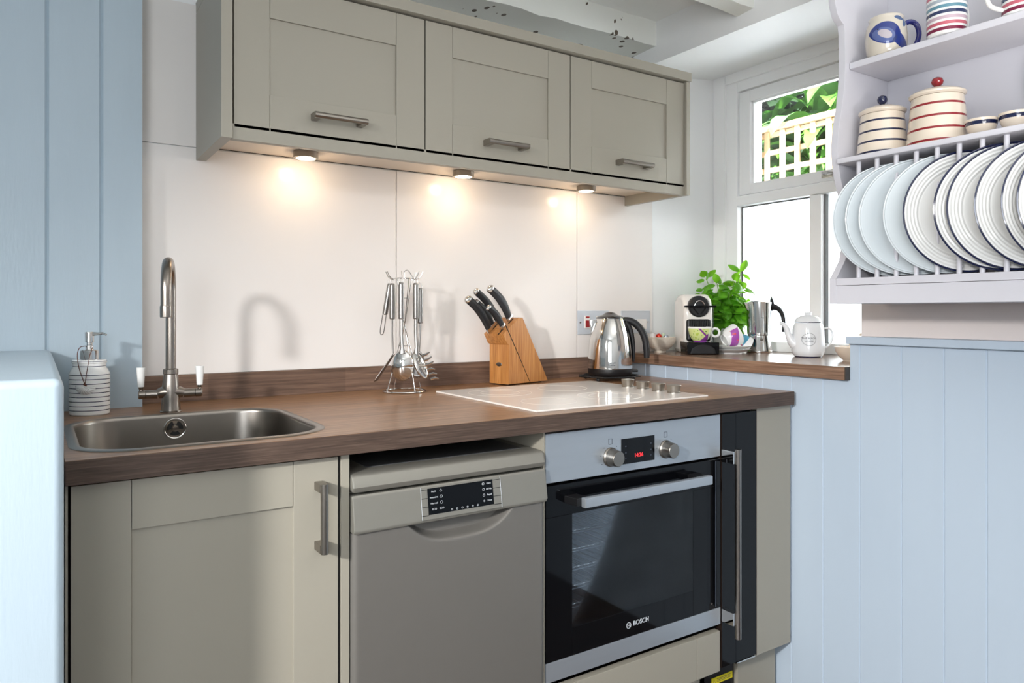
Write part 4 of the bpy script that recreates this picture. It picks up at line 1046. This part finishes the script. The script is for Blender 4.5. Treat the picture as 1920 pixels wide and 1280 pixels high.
pl_specs = [(-1.023, 41, 0, 'pale blue plate, first from the window end of the rack'), (-1.057, 45, 0, 'pale blue plate, second from the window end of the rack'), (-1.091, 45, 0, 'pale blue plate, third from the window end of the rack'),
            (-1.150, 45, 0, 'pale blue plate, fourth from the window, just left of the navy-rimmed ones'),
            (-1.195, 45, 1, 'white plate with navy rim, first of the navy-rimmed ones from the window'), (-1.261, 50, 1, 'white plate with navy rim, second of the navy-rimmed ones, close behind its neighbour'),
            (-1.288, 47, 1, 'white plate with navy rim, third of the navy-rimmed ones from the window'), (-1.343, 44, 1, 'white plate with navy rim, fourth of the navy-rimmed ones from the window'),
            (-1.393, 40, 1, 'white plate with navy rim, fifth of the navy-rimmed ones from the window'), (-1.421, 44, 1, 'white plate with navy rim, rightmost in view, cut by the edge of the photo')]
protos = {}
for (y, ph, kind, lb) in pl_specs:
    if kind not in protos:
        o = plate_mesh(kind, .135).build('dinner_plate', [M_plateb, M_plateb] if kind == 0 else [M_plate, M_navy]); protos[kind] = o; o['category'] = 'plate'; o['group'] = 'plates standing in the rack'
    else:
        o = protos[kind].copy(); COL.objects.link(o)
    f_ = math.radians(ph)
    o.location = (1.243+.135*math.cos(f_)+.021*math.sin(f_), y-.135*math.sin(f_)+.021*math.cos(f_), 1.3665); o.rotation_euler = (PI/2, 0, -f_); o['label'] = lb

# canisters
def canister(label, loc, k, col, nstripe):
    t = thing('storage_jar', label, 'storage jar', loc, -YAW, 'striped lidded jars on the rack')
    rb, rt_, h = .0605*k, .0495*k, .108*k
    prof = [(0, 0), (rb-.003, 0), (rb, .003)]; mis = [0, 0]; zz = .003
    step = (h-.004)/nstripe
    for q in range(nstripe):
        for f_, m_ in ((.18, 0), (.36, 1), (1., 0)):
            z_ = .003+step*(q+f_); prof.append((rb+(rt_-rb)*z_/h, z_)); mis.append(m_)
    prof += [(rt_-.002, h), (0, h)]; mis += [0, 0]
    MB().lathe(prof, 52, mis=mis).build('jar', [M_cream, col], t)
    MB().lathe([(0, h), (rt_+.001, h), (rt_+.0045*k, h+.004), (rt_+.005*k, h+.008), (rt_+.001, h+.012), (rt_*.75, h+.018), (rt_*.35, h+.023), (.0055, h+.024), (0, h+.024)], 52).build('lid', M_cream, t)
    MB().lathe([(0, h+.023), (.0055, h+.024), (.005, h+.027), (.0105*k, h+.033), (.012*k, h+.039), (.0095*k, h+.046), (.004, h+.0495), (0, h+.05)], 28).build('knob', col, t)
canister('cream lidded jar with navy stripes and navy knob', (1.385, -1.068, 1.527), 1.0, M_navy, 4)
canister('larger cream lidded jar with red stripes and red knob', (1.388, -1.199, 1.527), 1.10, M_red, 4)
bandn = M_navy
for (y, lb) in ((-1.300, 'small cream footed cup with navy bands beside the red striped jar'), (-1.368, 'small cream footed cup with navy bands at the right edge of the photo')):
    o = MB().lathe([(0, .001), (.013, .001), (.0135, 0), (.0165, 0), (.0165, .003), (.0155, .006), (.0185, .009), (.0220, .0135), (.0265, .020), (.0300, .030), (.0318, .038), (.0325, .0435), (.0315, .044), (.029, .034), (.018, .012), (0, .009)], 40, mis=[0, 0, 0, 0, 0, 0, 1, 0, 0, 1, 0, 0, 0, 0, 0]).build('egg_cup', [M_cream, M_navy], loc=(1.375, y, 1.527))
    tag(o, lb, 'egg cup', 'small footed cups on the lower shelf')
o = plate_mesh(1, .135).build('leaning_plate', [M_plate, M_navy], loc=(1.506, -1.488, 1.527+.1345), rot=(0, -PI/2+.10, 0)); tag(o, 'white navy-rimmed plate leaning against the rack back at the right edge', 'plate')

# mugs on the top shelf (top z 1.777)
def mug(label, loc, rz, m, hm, rb=.042, rt_=.040, h=.085, belly=.004, lean=0):
    t = thing('mug', label, 'mug', loc, rz, 'mugs on the top shelf')
    prof = [(0, .002), (rb*.78, .002), (rb*.8, 0), (rb*.86, 0), (rb, .010), (rb+belly*.7, h*.3), (rb+belly, h*.45), (rb+belly*.3, h*.75), (rt_-.001, h*.9), (rt_, h*.97), (rt_-.0015, h), (rt_-.004, h*.97), (rb-.002, h*.5), (rb*.8, .01), (0, .006)]
    MB().lathe(prof, 52).build('mug_body', m, t)
    r0 = rb+belly*.3
    MB().tube([(r0-.004, 0, h*.84), (r0+.012, 0, h*.90), (r0+.027, 0, h*.80), (r0+.032, 0, h*.55), (r0+.024, 0, h*.30), (r0+.010, 0, h*.16), (r0-.006, 0, h*.12)], .0062, 14).build('handle', hm, t)
    return t
WB = S(38, 56, 130); WL = S(110, 134, 178)
PW = painted('whale_glaze', S(214, 206, 192), [('ell', (-.015, .047, .0315, .0265, -.45), WB), ('ell', (.012, .030, .034, .0130, -.72), WB), ('ell', (-.020, .042, .0235, .0175, -.5), S(84, 100, 156)), ('ell', (-.019, .044, .0160, .0095, -.6), S(188, 180, 188)), ('ell', (.002, .030, .0035, .010, -.5), S(46, 62, 118)),
     ('ell', (-.0325, .058, .0022, .0013, .3), S(10, 14, 30)), ('ell', (.016, .083, .0130, .0055, -.25), S(64, 92, 140)), ('ell', (.0285, .072, .0120, .0052, 1.25), S(64, 92, 140))])
mug('cream mug painted with a blue whale, navy handle', (1.385, -1.078, 1.777), -YAW-.1, PW, M_cobalt, rb=.0445, rt_=.0400, h=.096, belly=.0035)
def striped_mug(label, loc, rz, cols):
    t = thing('mug', label, 'mug', loc, rz, 'mugs on the top shelf')
    rb, h = .041, .098; prof = [(0, 0), (rb-.004, 0), (rb-.001, .004)]; mis = [0, 0]; n = len(cols); z = .006
    for q in range(n):
        prof.append((rb, z)); mis.append(0); prof.append((rb, z+.0075)); mis.append(q+1); z += .0128
    prof += [(rb, h), (rb-.003, h), (rb-.004, .01), (0, .006)]; mis += [0, 0, 0, 0]
    MB().lathe(prof, 52, mis=mis).build('mug_body', [M_porc]+cols, t)
    MB().tube([(rb-.004, 0, h*.84), (rb+.012, 0, h*.88), (rb+.026, 0, h*.78), (rb+.030, 0, h*.52), (rb+.022, 0, h*.28), (rb-.006, 0, h*.16)], .0048, 14).build('handle', M_porc, t)
mm = [mat('stripe_wine', S(122, 26, 62), .2, coat=.4), mat('stripe_rose', S(196, 96, 112), .2, coat=.4), mat('stripe_mauve', S(196, 172, 184), .2, coat=.4), mat('stripe_navy', S(36, 50, 92), .2, coat=.4), mat('stripe_teal', S(92, 140, 158), .2, coat=.4), mat('stripe_grey', S(170, 180, 190), .2, coat=.4), mat('stripe_rose_top', S(196, 96, 112), .2, coat=.4)]
striped_mug('white mug with wine, rose, mauve and navy stripes on the top shelf', (1.375, -1.226, 1.777), -YAW+.4, mm)
striped_mug('white mug with a wine stripe at the right end of the top shelf', (1.388, -1.378, 1.777), -YAW+2.9, [mm[0], mm[1], mm[3]])

# ------------------------------------------------------------------ lights
def area(name, loc, target, size, sizey, energy, col):
    ld = bpy.data.lights.new(name, 'AREA'); ld.shape = 'RECTANGLE'; ld.size = size; ld.size_y = sizey; ld.energy = energy; ld.color = col
    o = bpy.data.objects.new(name, ld); COL.objects.link(o); o.location = loc
    o.rotation_euler = (Vector(target)-Vector(loc)).to_track_quat('-Z', 'Y').to_euler(); return o
def key(loc, target, energy, col, size, spot):
    ld = bpy.data.lights.new('left_key', 'SPOT'); ld.energy = energy; ld.color = col; ld.shadow_soft_size = size; ld.spot_size = math.radians(spot); ld.spot_blend = 1.
    o = bpy.data.objects.new('left_key', ld); COL.objects.link(o); o.location = loc
    o.rotation_euler = (Vector(target)-Vector(loc)).to_track_quat('-Z', 'Y').to_euler()
key((-2.2, -2.2, 1.8), (.6, -.75, .22), E_KEY, (1, .98, .96), .11, 58)
area('rear_fill', (-1.25, -3.05, 1.5), (1.2, -.9, 1.35), 1.0, 1.0, E_REAR, (.90, .95, 1))  # unseen soft light added behind the camera to brighten room and plates
area('ceiling_bounce', (.7, -2.05, 1.25), (.72, -2.12, 2.2), .6, .6, E_UP, (1, .98, .96))  # added uplight out of view, lifts the ceiling and gives soft fill
area('window_daylight', (2.80, -.70, 2.52), (1.45, -.35, 1.2), 1.4, .5, E_WIN, (.93, .97, 1))
sd = bpy.data.lights.new('sun', 'SUN'); sd.energy = E_SUN; sd.angle = .02; sd.color = (1, .97, .92)
so = bpy.data.objects.new('sun', sd); COL.objects.link(so); so.rotation_euler = Vector((.42, .75, -.5)).to_track_quat('-Z', 'Y').to_euler()
wd = bpy.data.worlds.new('world'); C.world = wd; wd.use_nodes = True
bg = wd.node_tree.nodes['Background']; bg.inputs['Color'].default_value = (.80, .90, 1, 1); bg.inputs['Strength'].default_value = E_SKY

# ------------------------------------------------------------------ camera
cd = bpy.data.cameras.new('camera'); cam = bpy.data.objects.new('camera', cd); COL.objects.link(cam); C.camera = cam
cam.location = (-.3838, -2.0763, 1.1439); cam.rotation_euler = (PI/2, 0, -YAW)
cd.sensor_width = 36; cd.sensor_fit = 'HORIZONTAL'; cd.lens = 1360.85/1920*36; cd.shift_y = -55.14/1920; cd.clip_start = .02
vs = C.view_settings; vs.view_transform = 'Standard'; vs.look = 'None'; vs.gamma = 1; vs.use_curve_mapping = False; vs.exposure = 0.
